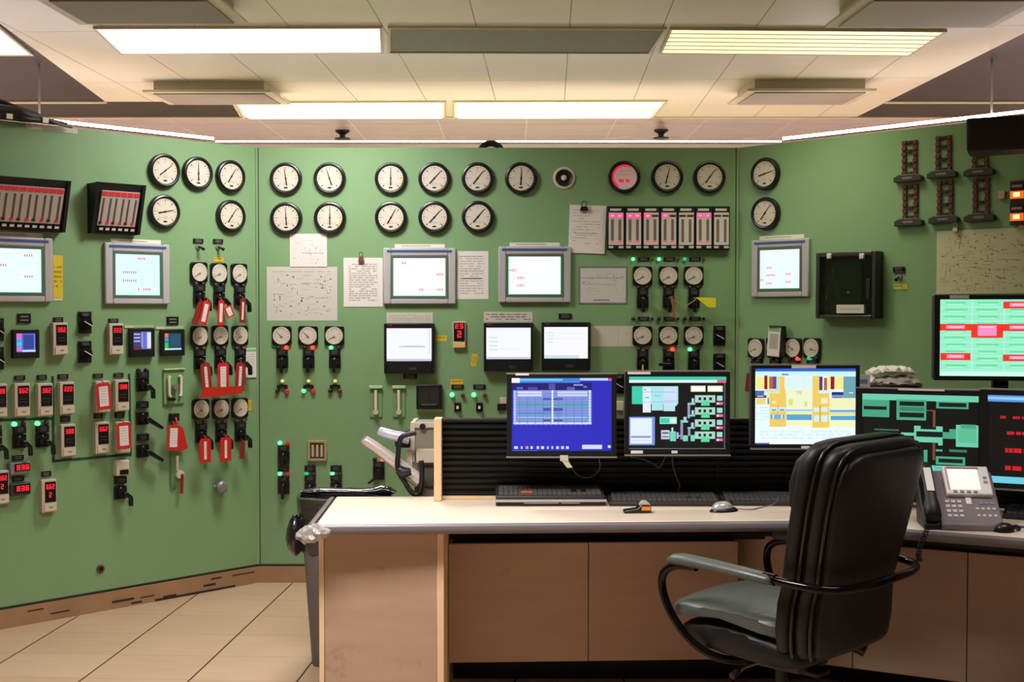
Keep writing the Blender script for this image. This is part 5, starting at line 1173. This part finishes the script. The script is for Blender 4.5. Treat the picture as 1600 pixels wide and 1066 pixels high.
r3 = zrects(z3, [(150, 118, 1245, 150, (50, 100, 210)), (150, 150, 1245, 200, (205, 245, 250)), (440, 175, 515, 192, (70, 160, 200)), (160, 205, 245, 345, YE), (250, 195, 285, 345, DR_), (285, 205, 470, 500, YE), (305, 205, 345, 340, (200, 90, 70)), (345, 205, 382, 340, (70, 80, 160)), (385, 205, 410, 350, (190, 220, 200)), (420, 205, 480, 520, OR_),
    (150, 360, 250, 410, (72, 110, 180)), (150, 410, 275, 440, (120, 40, 60)), (175, 415, 245, 428, (170, 200, 240)), (165, 445, 265, 510, (240, 215, 130)), (285, 440, 305, 510, (100, 150, 200)), (250, 350, 410, 380, (200, 225, 235)), (310, 390, 490, 755, OR_), (335, 470, 385, 500, YE),
    (470, 205, 770, 340, (222, 246, 250)), (490, 345, 770, 560, (240, 246, 205)), (520, 450, 560, 520, (225, 220, 120)), (690, 480, 720, 530, (225, 220, 120)), (600, 360, 660, 400, (222, 224, 170)),
    (775, 200, 850, 560, OR_), (850, 205, 885, 355, (74, 60, 120)), (900, 220, 935, 355, (190, 90, 70)), (940, 205, 970, 350, YE), (972, 205, 1015, 345, DR_), (1020, 205, 1112, 345, YE), (1112, 205, 1245, 460, (112, 165, 180)), (1175, 378, 1220, 388, (225, 245, 250)),
    (845, 355, 970, 390, SK), (985, 375, 1112, 408, (52, 46, 110)), (985, 408, 1112, 440, (100, 170, 235)), (1000, 430, 1100, 450, (160, 60, 70)), (775, 390, 960, 765, OR_), (965, 440, 1245, 560, (242, 242, 190)), (870, 440, 940, 500, (252, 236, 200)),
    (320, 540, 480, 585, SK), (330, 562, 380, 580, (90, 160, 215)), (420, 562, 470, 580, (90, 160, 215)), (490, 565, 780, 585, (150, 205, 235)), (490, 590, 780, 620, (252, 240, 150)), (495, 620, 770, 682, (90, 165, 215)), (320, 620, 470, 672, (110, 175, 220)), (345, 620, 358, 670, W_), (435, 620, 450, 670, W_),
    (790, 545, 850, 590, SK), (872, 540, 940, 590, SK), (965, 570, 1245, 595, (90, 175, 220)), (965, 598, 1245, 628, (252, 220, 140)), (975, 635, 1245, 682, (90, 165, 215)), (795, 630, 850, 700, SK), (872, 630, 940, 700, SK), (495, 685, 780, 745, (245, 248, 190)), (968, 685, 1245, 755, (245, 248, 190)),
    (310, 690, 485, 740, OR_), (775, 705, 960, 760, (246, 205, 90)), (856, 520, 864, 700, (215, 130, 60)), (396, 520, 404, 690, (220, 150, 90)), (150, 770, 1245, 945, (240, 254, 255)), (150, 945 - 14, 310, 945, (60, 100, 220))])
r3 += zrects(z3, dashes(200, 795, 1180, 900, (215, 238, 245), 40, 3, 31, .7, .8)) + zrects(z3, dashes(160, 540, 300, 700, (190, 230, 240), 4, 5, 32, .3, .8))
monitor(1174, 571, 1342, 700, MY, 'desk monitor showing a white, yellow and light-blue plant picture', (232, 252, 252), r3, (.014, .014, .012, .014), stk=[(-.02, .485, .09, .012), (.0, -.49, .03, .009)])
z4 = (158, 178, 690, 575)
MI, ML = (70, 165, 130), (110, 205, 170)
r4 = zrects(z4, [(158, 182, 690, 210, ML), (158, 210, 285, 290, MI), (165, 240, 272, 256, (14, 24, 22)), (318, 205, 455, 300, MI), (332, 214, 445, 234, (14, 24, 22)), (332, 265, 445, 287, (14, 24, 22)), (332, 240, 445, 258, (52, 130, 104)), (500, 210, 645, 242, MI), (512, 215, 635, 234, (14, 24, 22)),
    (340, 358, 400, 372, ML), (400, 325, 530, 400, ML), (410, 350, 530, 375, (14, 24, 22)), (430, 325, 500, 340, (14, 18, 18)), (530, 350, 600, 380, MI), (560, 335, 590, 352, MI), (590, 315, 690, 415, ML), (600, 330, 680, 395, (92, 190, 150)), (610, 312, 680, 330, MI), (510, 395, 530, 412, ML),
    (485, 250, 497, 330, (110, 76, 40)), (455, 250, 497, 256, (110, 76, 40)), (485, 400, 497, 480, (110, 76, 40)), (215, 345, 330, 352, (60, 110, 90)), (560, 428, 640, 440, (56, 120, 96)), (500, 462, 632, 500, MI), (512, 472, 622, 490, (14, 24, 22)), (482, 505, 645, 545, ML), (495, 512, 635, 522, (92, 190, 150)), (445, 435, 462, 545, MI), (450, 552, 690, 575, ML), (158, 552, 450, 575, ML), (500, 430, 530, 440, MI)])
monitor(1349, 609, 1529, 757, 4.53, 'desk monitor showing a black screen with a mint-green turbine outline, behind the telephone', (9, 12, 12), r4, (.020, .032, .016, .016), rz=R(-22), lip=True, stk=[(.0, .5, .16, .007)])
r5 = [(0, 0, 1, .075, (90, 150, 230)), (0, .02, 1, .05, (150, 205, 245)), (0, .925, 1, 1, (110, 205, 225))] + dashes(.09, .235, 1, .265, (190, 24, 30), 14, 1, 41, 1, .85) + dashes(.14, .41, 1, .445, (205, 26, 32), 14, 1, 42, 1, .9) + dashes(.13, .60, 1, .65, (205, 26, 32), 14, 1, 43, 1, .85) + dashes(.13, .80, 1, .85, (205, 26, 32), 14, 1, 44, 1, .9)
monitor(1551, 612, 1752, 768, 4.30, 'desk monitor showing a black screen with rows of red text, cut by the picture edge', (8, 8, 9), r5, (.026, .026, .018, .018), rz=R(-27), lip=True, depth=.035)
# alarm screen on a stand
za = (200, 160, 1060, 885)
GR, GR2, RE, PK = (150, 240, 200), (95, 225, 150), (240, 56, 40), (250, 150, 200)
ra = zrects(za, [(200, 160, 205, 885, (240, 255, 255))])
rnd = random.Random(9)
for c in range(5):
    for r in range(11):
        x0 = 205 + c * 218; y0 = 168 + r * 66
        ra += zrects(za, [(x0 + 25 + rnd.uniform(0, 20), y0 + 16, x0 + 165 + rnd.uniform(0, 20), y0 + 30, GR2), (x0 + 50, y0 + 36, x0 + 150, y0 + 44, (185, 250, 220)), (x0, y0 + 62, x0 + 214, y0 + 66, (205, 250, 235))])
    ra += zrects(za, [(205 + c * 218 - 4, 160, 205 + c * 218, 885, (210, 250, 240))])
for x0, y0, x1, y1 in ((632, 180, 852, 246), (200, 392, 415, 455), (415, 392, 632, 522), (632, 392, 852, 458), (205, 668, 412, 735), (632, 680, 852, 742)):
    ra += zrects(za, [(x0, y0, x1, y1, RE), (x0 + 44, y0 + 14, x1 - 44, y1 - 18, PK), (x0 + 60, y0 + 26, x1 - 60, y0 + 34, (255, 215, 235))])
ra += zrects(za, [(205, 840, 1060, 885, (205, 250, 235))])
t, w_, h_ = monitor(1465, 461, 1668, 595, 5.05, 'alarm monitor showing a grid of green and red cells, raised above the dark desk monitors', GR, ra, (.022, .022, .018, .018), rz=R(-8), stand=None, lip=False, group=None, stk=[(-.32, .478, .075, .014)], depth=.06)
part('neck', t, lambda b: b.box(-.03, .03, .02, .06, -h_ / 2 - .15, -h_ / 2 + .02, BLK), bevel=.004)
part('base', t, lambda b: b.box(-.13, .13, -.06, .12, -h_ / 2 - .17, -h_ / 2 - .15, BLK), bevel=.006)
zb = t.location.z - h_ / 2 - .17
# support shelf unit behind the wing
t2 = thing('equipment_rack', 'low black equipment rack behind the wing of the desk, carrying the alarm monitor', 'rack', (t.location.x, 5.10, 0))
part('cabinet', t2, lambda b: b.box(-.20, .45, -.10, .30, 0, zb - .001, BLK), bevel=.004)
# printer with a heap of papers
q0, q1 = at_y(1348, 606, 4.98), at_y(1448, 606, 4.98)
pr = thing('document_tray', 'black upright document tray behind the mint turbine screen', 'tray', ((q0.x + q1.x) / 2, 5.12, 0))
part('body', pr, lambda b: b.box(-.17, .14, -.07, .14, 0, q0.z - .004, BLK), bevel=.004)
def heap(seed, cx, cz, w__, h__):
    def fn(b):
        r = random.Random(seed); rings = []
        for i in range(19):
            u = i / 18; k = min(1, math.sin(math.pi * (u * .94 + .03)) ** .35); top = r.uniform(.62, 1.12)
            rings.append([(cx + (u - .5) * w__ + r.uniform(-.003, .003), k * .075 * math.cos(a) * r.uniform(.85, 1.1), cz + h__ * .02 + (h__ * k * top * (.5 + .5 * math.sin(a)) * r.uniform(.86, 1.1) if math.sin(a) > -.9 else 0)) for a in [2 * math.pi * j / 22 for j in range(22)]])
        b.loft(rings, mat('crumpled_white_cloth', (236, 230, 220), .7, noise=.1, nscale=40, bump=.9))
    return fn
zz = q0.z - .004
solo('rag_heap', 'crumpled white cloths heaped on the black tray beneath the piping drawing', 'cloth', lambda b: (heap(5, .0, 0, .28, .05)(b)), loc=((q0.x + q1.x) / 2 + .0, 5.10, zz), smooth=60)
solo('folded_cloth', 'flat folded white cloth lying on top of the crumpled cloths', 'cloth', lambda b: (heap(6, .02, 0, .19, .04)(b)), loc=((q0.x + q1.x) / 2 + .0, 5.10, zz + .049), smooth=60)
solo('printed_card', 'white card with a blue printed band beside the crumpled cloths', 'card', lambda b: (b.box(-.03, .03, 0, .003, 0, .055, PAP), b.box(-.03, .02, -.0004, 0, .018, .036, mat('blue_print', (120, 140, 190), .7))), loc=(at_y(1350, 600, 5.0).x, 5.02, zz))

# ------------------------------------------------------------------ keyboards and small things on the desk
KEY = mat('key_cap', (84, 80, 78), .5); KEYB = mat('keyboard_body', (40, 39, 39), .5)
def keyboard(x, y, rz, label, w__=.43, body=KEYB, lift=0, extras=None):
    t = thing('keyboard', label, 'keyboard', (x, y, DZ), rz, 'desk keyboards')
    part('body', t, lambda b: b.prismx([(0, 0), (.145, 0), (.145, .030 + lift), (0, .014 + lift)], -w__ / 2, w__ / 2, body), bevel=.003)
    def keys(b):
        for r in range(5):
            for c in range(21):
                if c in (15, 17) and r in (1, 2): continue
                x0 = -w__ / 2 + .012 + c * (w__ - .024) / 21; y0 = .016 + r * .0245; zz_ = .014 + lift + y0 / .145 * .016
                b.box(x0, x0 + (w__ - .024) / 21 - .002, y0, y0 + .021, zz_, zz_ + .009, KEY)
    part('key_pattern', t, keys, key=('keys', round(w__, 3), lift), smooth=0)
    if extras: extras(t)
    return t
def ex1(t):
    part('palm_strip', t, lambda b: (b.box(-.21, .21, -.012, .0, .016, .024, mat('pale_strip_grey', (176, 168, 170), .4)), b.box(-.10, .03, -.0125, -.012, .010, .014, SIL), b.box(.04, .11, -.0125, -.012, .010, .014, SIL)))
    part('orange_label', t, lambda b: b.box(-.11, -.066, .02, .028, .040, .052, mat('orange_label', (210, 88, 40), .6)))
keyboard(at_z(860, 790, DZ).x, 4.665, R(1), 'dark keyboard with pale front strip and orange label, under the blue-screen monitor', .41, KEYB, .022, ex1)
keyboard(at_z(1041, 793, DZ).x, 4.655, R(-1), 'dark keyboard under the black-screen flow-diagram monitor', .42)
def ex3(t): part('blue_logo_patch', t, lambda b: b.box(-.02, .03, .004, .010, .0155, .0162, mat('blue_patch', (70, 76, 150), .5)))
keyboard(at_z(1218, 795, DZ).x + .012, 4.66, R(-3), 'dark keyboard partly hidden by the chair back, with small blue patch', .42, KEYB, 0, ex3)
kx = at_z(1625, 800, DZ)
keyboard(kx.x, 4.28, R(-27), 'dark keyboard under the red-text monitor, cut by the picture edge', .44)
t = thing('mouse', 'silver and black computer mouse on the desk in front of the keyboards', 'mouse', at_z(1131, 799, DZ), R(-70))
def shell(hx, hy, hz, z0, m, cut=None):
    def fn(b):
        rings = []
        for i in range(9):
            u = i / 8 * math.pi / 2
            s_ = math.cos(u) ** .7; rings.append([(hx * s_ * math.cos(a), hy * s_ * math.sin(a), z0 + hz * math.sin(u)) for a in [2 * math.pi * k / 24 for k in range(24)]])
        b.loft(rings, m)
    return fn
part('base', t, shell(.032, .056, .018, 0, BLK2), smooth=60); part('shell', t, shell(.026, .044, .034, .003, mat('mouse_silver', (200, 196, 190), .25, .4)), smooth=60, loc=(0, -.006, 0)); part('scroll_wheel', t, lambda b: b.tube([(-.004, .028, .028), (.004, .028, .028)], .008, BLK, 12))
part('cord', t, lambda b: b.tube([(0, .054, .006), (.02, .10, .004), (-.01, .16, .003), (.02, .20, .02), (.0, .23, .04)], .002, CABG, 6), smooth=60)
t = thing('tape_dispenser', 'black tape dispenser with an orange patch, lying before the keyboards', 'tape dispenser', at_z(996, 801, DZ), R(4))
part('body', t, lambda b: b.prism([(-.052, 0), (.046, 0), (.048, .022), (.040, .030), (.012, .030), (-.004, .016), (-.05, .010)], -.02, .022, BLK2), bevel=.003)
part('roll', t, lambda b: b.cyl(.026, .024, .019, -.012, .016, mat('pale_roll', (200, 190, 180), .4), 20)); part('orange_patch', t, lambda b: b.box(.012, .044, -.0212, -.02, .010, .024, mat('bright_orange', (236, 140, 30), .5)))
# cables and clutter at the foot of the slatted screen
t = thing('grey_cable', 'grey cable drooping in a loop below the blue-screen monitor', 'cable', at_y(905, 720, 4.80)); o_ = Vector(t.location)
part('cable', t, lambda b: b.tube(rel(px3([(930, 708), (936, 718), (937, 732), (928, 743), (915, 747), (902, 742), (893, 730), (888, 718), (886, 708)], 4.79)), .0028, CABG, 8), smooth=60)
t = thing('grey_cable', 'thin grey cable hanging from the flow-diagram monitor to the desk', 'cable', at_y(1060, 720, 4.80)); o_ = Vector(t.location)
part('cable', t, lambda b: b.tube(rel(px3([(1050, 712), (1052, 730), (1058, 748), (1062, 760), (1056, 772), (1046, 778)], 4.80)), .003, CABG, 8), smooth=60)
t = thing('grey_cable', 'faint cable curving behind the gap between the first two monitors', 'cable', at_y(1000, 715, 4.80)); o_ = Vector(t.location)
part('cable', t, lambda b: b.tube(rel(px3([(985, 714), (1005, 718), (1020, 724), (1030, 731), (1036, 722), (1040, 712)], 4.80)), .0026, CABG, 8), smooth=60)
t = thing('black_cable', 'black cables heaped behind the keyboard with the orange label', 'cables', tuple(at_z(870, 776, DZ))); o_ = Vector(t.location)
for s_ in range(4):
    part('cable', t, lambda b: b.tube([(-.10 + .05 * s_, .02, .006), (-.06 + .05 * s_, .01, .045 + .008 * s_), (-.01 + .05 * s_, .02, .05), (.03 + .04 * s_, .015, .020), (.07 + .03 * s_, .02, .006)], .0035, CABG if s_ == 2 else CAB, 8), smooth=60)

# ------------------------------------------------------------------ telephone
pt = at_z(1512, 829, DZ)
tel = thing('telephone', 'grey and silver desk telephone with lit display, handset at its side', 'telephone', (pt.x, pt.y, DZ), R(-8))
PG = mat('phone_grey', (118, 108, 116), .45); PS = mat('phone_silver', (226, 220, 220), .35)
tilt = R(40)
def onface(x0, x1, v0, v1, d0, d1, m):
    # box on the sloping face: v runs up the slope, d out of it
    c, s_ = math.cos(tilt), math.sin(tilt)
    def P(x, v, d): return (x, v * c - d * s_ + .0, .022 + v * s_ + d * c)
    def fn(b):
        vs = [P(x, v, d) for x in (x0, x1) for v in (v0, v1) for d in (d0, d1)]
        b.add(vs, [(0, 1, 3, 2), (4, 6, 7, 5), (0, 4, 5, 1), (2, 3, 7, 6), (0, 2, 6, 4), (1, 5, 7, 3)], m)
    return fn
part('body', tel, lambda b: b.prismx([(-.012, 0), (.17, 0), (.21, .165), (.186, .176), (-.008, .021)], -.085, .115, PG), bevel=.006)
part('foot', tel, lambda b: (b.box(-.075, -.055, .0, .02, -.0, .008, BLK)))
dh_ = part('display_housing', tel, onface(-.052, .100, .115, .245, .0, .020, PS), bevel=.005)
part('display', dh_, onface(-.038, .062, .135, .228, .0205, .0215, glow((255, 240, 222), 1.0)))
part('display_rim', dh_, lambda b: (onface(-.038, .066, .228, .236, .0202, .0225, PG)(b), onface(-.044, -.038, .135, .236, .0202, .0225, mat('rose_rim', (190, 160, 160), .4))(b)))
def keyp(b):
    for r in range(4):
        for c in range(3): onface(-.060 + c * .020, -.047 + c * .020, .088 - r * .021, .099 - r * .021, -.001, .006, mat('phone_key', (196, 186, 192), .4))(b)
    for k in range(4): onface(-.03 + k * .022, -.018 + k * .022, .120, .128, .020, .024, GRY)(b)
    for k in range(3): onface(.05 + k * .018, .062 + k * .018, .085, .094, -.001, .005, GRY)(b)
    for r in range(2):
        for k in range(4): onface(.036 + k * .018, .046 + k * .018, .030 + r * .03, .039 + r * .03, -.001, .005, mat('phone_key', (196, 186, 192), .4))(b)
    for k in range(2): onface(.076, .088, .165 + k * .02, .174 + k * .02, .020, .023, GRY)(b)
part('key_pattern', tel, keyp, smooth=0)
part('centre_button', tel, onface(.008, .028, .082, .112, .0, .007, PS), bevel=.004)
def hand(b):
    c, s_ = math.cos(tilt), math.sin(tilt)
    rings = []
    for v, hx, hd, lift in ((.0, .022, .010, .010), (.012, .029, .022, .016), (.05, .028, .020, .020), (.075, .021, .014, .034), (.13, .019, .013, .040), (.185, .021, .014, .034), (.21, .026, .019, .020), (.24, .027, .018, .018), (.25, .02, .010, .012)):
        rings.append([(-.112 + hx * math.cos(a), v * c - (lift + hd * math.sin(a)) * s_, .026 + v * s_ + (lift + hd * math.sin(a)) * c) for a in [2 * math.pi * k / 18 for k in range(18)]])
    b.loft(rings, BLK)
hs_ = part('handset', tel, hand, smooth=60, label='black handset')
part('handset_label', hs_, onface(-.124, -.100, .095, .20, .0535, .0565, PAP), label='white paper strip on the handset')
part('cradle', tel, lambda b: b.prismx([(-.006, .0), (.14, .0), (.19, .150), (.170, .163), (-.004, .018)], -.14, -.086, BLK), bevel=.006)
q2 = at_z(1569, 831, DZ)
t = thing('headset_puck', 'small rounded black speaker puck beside the telephone', 'puck', (q2.x, q2.y, DZ), R(10))
part('body', t, shell(.034, .026, .030, 0, BLK2), smooth=60); part('tail', t, lambda b: b.tube([(.02, 0, .012), (.045, .004, .014), (.06, .01, .006)], .008, BLK, 10), smooth=60)
t = thing('phone_cord', 'curly black telephone cord hanging over the front edge of the desk', 'cord', tuple(at_z(1445, 828, DZ))); o_ = Vector(t.location)
def coil(b):
    pts = px3([(1452, 819)], 4.22) + px3([(1447, 832)], 4.10) + px3([(1441, 845), (1437, 857), (1435, 870), (1437, 876)], 4.095)
    pts = [Vector(p) - o_ for p in pts]; out = []
    n_ = 90
    for i in range(n_):
        u = i / (n_ - 1) * (len(pts) - 1); k = min(int(u), len(pts) - 2); p = pts[k].lerp(pts[k + 1], u - k)
        a = i * 1.15; out.append((p.x + .008 * math.cos(a), p.y + .008 * math.sin(a), p.z + .002 * math.sin(a)))
    b.tube(out, .0028, CAB, 6)
part('coil', t, coil, smooth=60)
t = thing('notepad', 'pale yellow notepad with blue edge in front of the red-text monitor', 'notepad', (at_z(1600, 812, DZ).x, 4.17, DZ), R(-27))
part('sheet', t, lambda b: b.box(-.09, .12, -.01, .06, 0, .006, mat('pale_yellow_pad', (214, 200, 140), .7))); part('binding', t, lambda b: b.box(-.09, .12, -.016, -.01, 0, .007, mat('blue_binding', (70, 72, 140), .6)))

# ------------------------------------------------------------------ black monitor hung over the right board
q = at_y(1530, 200, 5.1)
tv = thing('hanging_monitor', 'black box-shaped monitor hanging from the ceiling before the lamp ladders', 'monitor', (q.x + .30, 5.1, q.z), R(-26))
part('housing', tv, lambda b: b.prismx([(-.02, -.080), (.10, -.09), (.10, .05), (-.05, .055)], -.33, .33, BLK), bevel=.008)
part('screen', tv, lambda b: b.prismx([(-.0235, -.070), (-.0215, -.070), (-.048, .047), (-.052, .047)], -.31, .31, GLS))
part('ceiling_pole', tv, lambda b: b.tube([(.0, .05, .06), (.0, .05, ZC - q.z)], .02, BLK, 14), smooth=60)

# ------------------------------------------------------------------ leather office chair
ch = thing('office_chair', 'black leather office chair with padded looped arms, turned away towards the desk', 'chair', (.88, 4.05, 0), R(45))
BY = [(.42, -.235, .225), (.44, -.24, .240), (.50, -.245, .250), (.58, -.25, .247), (.635, -.258, .236), (.70, -.272, .246), (.78, -.290, .258), (.88, -.312, .268), (.97, -.332, .270), (1.02, -.344, .264), (1.05, -.351, .248), (1.068, -.355, .220), (1.076, -.357, .17)]
def sq(hx, hy, n=32, e=3.0):
    out = []
    for k in range(n):
        a = 2 * math.pi * k / n; c, s_ = math.cos(a), math.sin(a)
        out.append((hx * math.copysign(abs(c) ** (2 / e), c), hy * math.copysign(abs(s_) ** (2 / e), s_)))
    return out
def backloft(dw_, dy, ty, dz=0, e=4, curve=.0, topk=1.0):
    def fn(b):
        rings = []
        n_ = len(BY)
        for i, (z, y, w__) in enumerate(BY):
            endk = .55 if i in (0, n_ - 1) else (.85 if i in (1, n_ - 2) else 1)
            rings.append([(x, y + dy + yy * endk + curve * (x / .26) ** 2, z + dz * (z - .42) / .67) for x, yy in sq(w__ + dw_, ty, 36, e)])
        b.loft(rings, LEA)
    return fn
part('back_cushion', ch, backloft(.004, .078, .040, .01, 3.5, .012), smooth=70)
part('back_shell', ch, backloft(-.004, .010, .036, .0, 4, .02), smooth=70)
part('back_panel', ch, backloft(-.030, -.030, .022, -.028, 5, .022), smooth=70)
def piping(dw_, dy, dz):
    def fn(b):
        pts = [(-(w__ + dw_), y + dy + .02, z + dz * (z - .42) / .67) for z, y, w__ in BY] + [((w__ + dw_), y + dy + .02, z + dz * (z - .42) / .67) for z, y, w__ in reversed(BY)]
        b.tube(pts, .0055, BLK2, 8)
    return fn
part('piping', ch, piping(-.012, -.026, -.012), smooth=70); part('piping', ch, piping(.002, .030, .004), smooth=70)
def bumps(b):
    for z in (.78, .88, .97):
        b.loft([[(x * k, -.245 - (z - .78) * .2 + .115 + yy * k, z + zz_) for x, yy in sq(.19, .03, 20, 3)] for zz_, k in ((-.045, .7), (-.02, 1), (.02, 1), (.045, .7))], LEA)
part('head_cushion', ch, lambda b: b.loft([[(x, y_ + .06 + yy, z) for x, yy in sq(w__, t_, 28, 3)] for z, y_, w__, t_ in ((.86, -.24, .20, .02), (.88, -.245, .225, .045), (.95, -.258, .235, .058), (1.02, -.275, .23, .05), (1.055, -.285, .205, .02))], LEA), smooth=70)
def seatprof(pts, hx, nx=13, crown=.018, m=LEAS, e=1.0):
    # closed side outline swept across the seat, drawn in towards the sides
    def fn(b):
        cy = sum(p[0] for p in pts) / len(pts); cz = sum(p[1] for p in pts) / len(pts); rings = []
        for i in range(nx):
            u = -1 + 2 * i / (nx - 1); k = (1 - abs(u) ** 8) ** .25 * .12 + .88 if abs(u) < 1 else .80
            rings.append([(hx * u, cy + (y - cy) * k, cz + (z - cz) * k + (crown * (1 - u * u) if z > cz else 0)) for y, z in pts])
        b.loft(rings, m)
    return fn
up = [(-.20, .452), (-.14, .474), (-.06, .492), (.06, .500), (.16, .496), (.235, .484), (.275, .474), (.285, .490), (.278, .512), (.24, .524), (.16, .534), (.06, .538), (-.05, .534), (-.14, .528), (-.20, .520)]
lo = [(-.22, .372), (-.10, .372), (.05, .380), (.16, .384), (.225, .384), (.252, .405), (.255, .435), (.235, .462), (.16, .482), (.06, .488), (-.06, .480), (-.14, .462), (-.22, .432)]
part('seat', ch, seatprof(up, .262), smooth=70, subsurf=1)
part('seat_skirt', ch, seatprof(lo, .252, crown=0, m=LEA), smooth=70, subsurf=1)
def arm(s_):
    def pad(b):
        rings = []
        for y, w__, h__, z in ((-.165, .022, .010, .664), (-.15, .028, .016, .666), (-.05, .030, .018, .672), (.08, .031, .019, .678), (.17, .031, .020, .680), (.21, .026, .018, .676), (.228, .016, .010, .672)):
            rings.append([(s_ * .30 + w__ * math.cos(a), y, z + h__ * math.sin(a)) for a in [2 * math.pi * k / 18 for k in range(18)]])
        b.loft(rings, LEAS)
    part('arm_pad', ch, pad, smooth=70)
    part('arm_loop', ch, lambda b: b.tube([(s_ * .30, .12, .662), (s_ * .30, .19, .658), (s_ * .30, .235, .640), (s_ * .302, .255, .61), (s_ * .30, .252, .56), (s_ * .295, .225, .50), (s_ * .285, .18, .44), (s_ * .265, .13, .395), (s_ * .23, .08, .368), (s_ * .16, .04, .355), (s_ * .06, .02, .352)], .0135, CHR, 14), smooth=70)
for s_ in (-1, 1): arm(s_)
part('back_bar', ch, lambda b: b.tube([(-.30, -.13, .668), (-.300, -.22, .662), (-.285, -.30, .657), (-.24, -.345, .654), (-.15, -.368, .652), (0, -.375, .652), (.15, -.368, .652), (.24, -.345, .654), (.285, -.30, .657), (.300, -.22, .662), (.30, -.13, .668)], .0135, CHR, 14), smooth=70)
for s_ in (-1, 1): part('bar_joint', ch, lambda b: b.tube([(s_ * .30, -.17, .666), (s_ * .30, -.13, .668)], .018, CHR, 14), smooth=70)
part('mechanism', ch, lambda b: (b.box(-.09, .09, -.12, .14, .325, .372, DGR), b.box(-.04, .04, -.16, .16, .31, .33, BLK)), bevel=.006)
part('tilt_lever', ch, lambda b: (b.tube([(-.09, .02, .34), (-.17, .03, .335), (-.20, .03, .325)], .006, SIL, 10), b.tube([(-.20, .03, .33), (-.235, .03, .32)], .011, BLK, 10)), smooth=70)
part('tension_knob', ch, lambda b: b.tube([(.11, -.20, .40), (.12, -.235, .385)], .022, BLK, 16), smooth=70)
part('gas_column', ch, lambda b: b.lathez([(.030, .10), (.030, .23), (.020, .235), (.020, .325)], BLK, 20), smooth=50)
for k in range(5):
    a = R(72 * k + 10); L_ = .31
    lg = part('base_leg', ch, lambda b: b.loft([[(x, yy, z) for x, yy, z in ((-w__, y, z0), (w__, y, z0), (w__ * .8, y, z1_), (-w__ * .8, y, z1_))] for y, w__, z0, z1_ in ((.0, .030, .085, .13), (.15, .024, .080, .115), (L_, .018, .072, .092))], BLK), key='base_leg', rot=(0, 0, a), bevel=.004)
    cs = part('caster', lg, lambda b: (b.tube([(-.024, 0, .028), (-.006, 0, .028)], .028, BLK2, 18), b.tube([(.006, 0, .028), (.024, 0, .028)], .028, BLK2, 18), b.tube([(0, 0, .03), (0, 0, .075)], .008, GRY, 8)), key='caster', loc=(0, L_ - .01, 0), smooth=50)
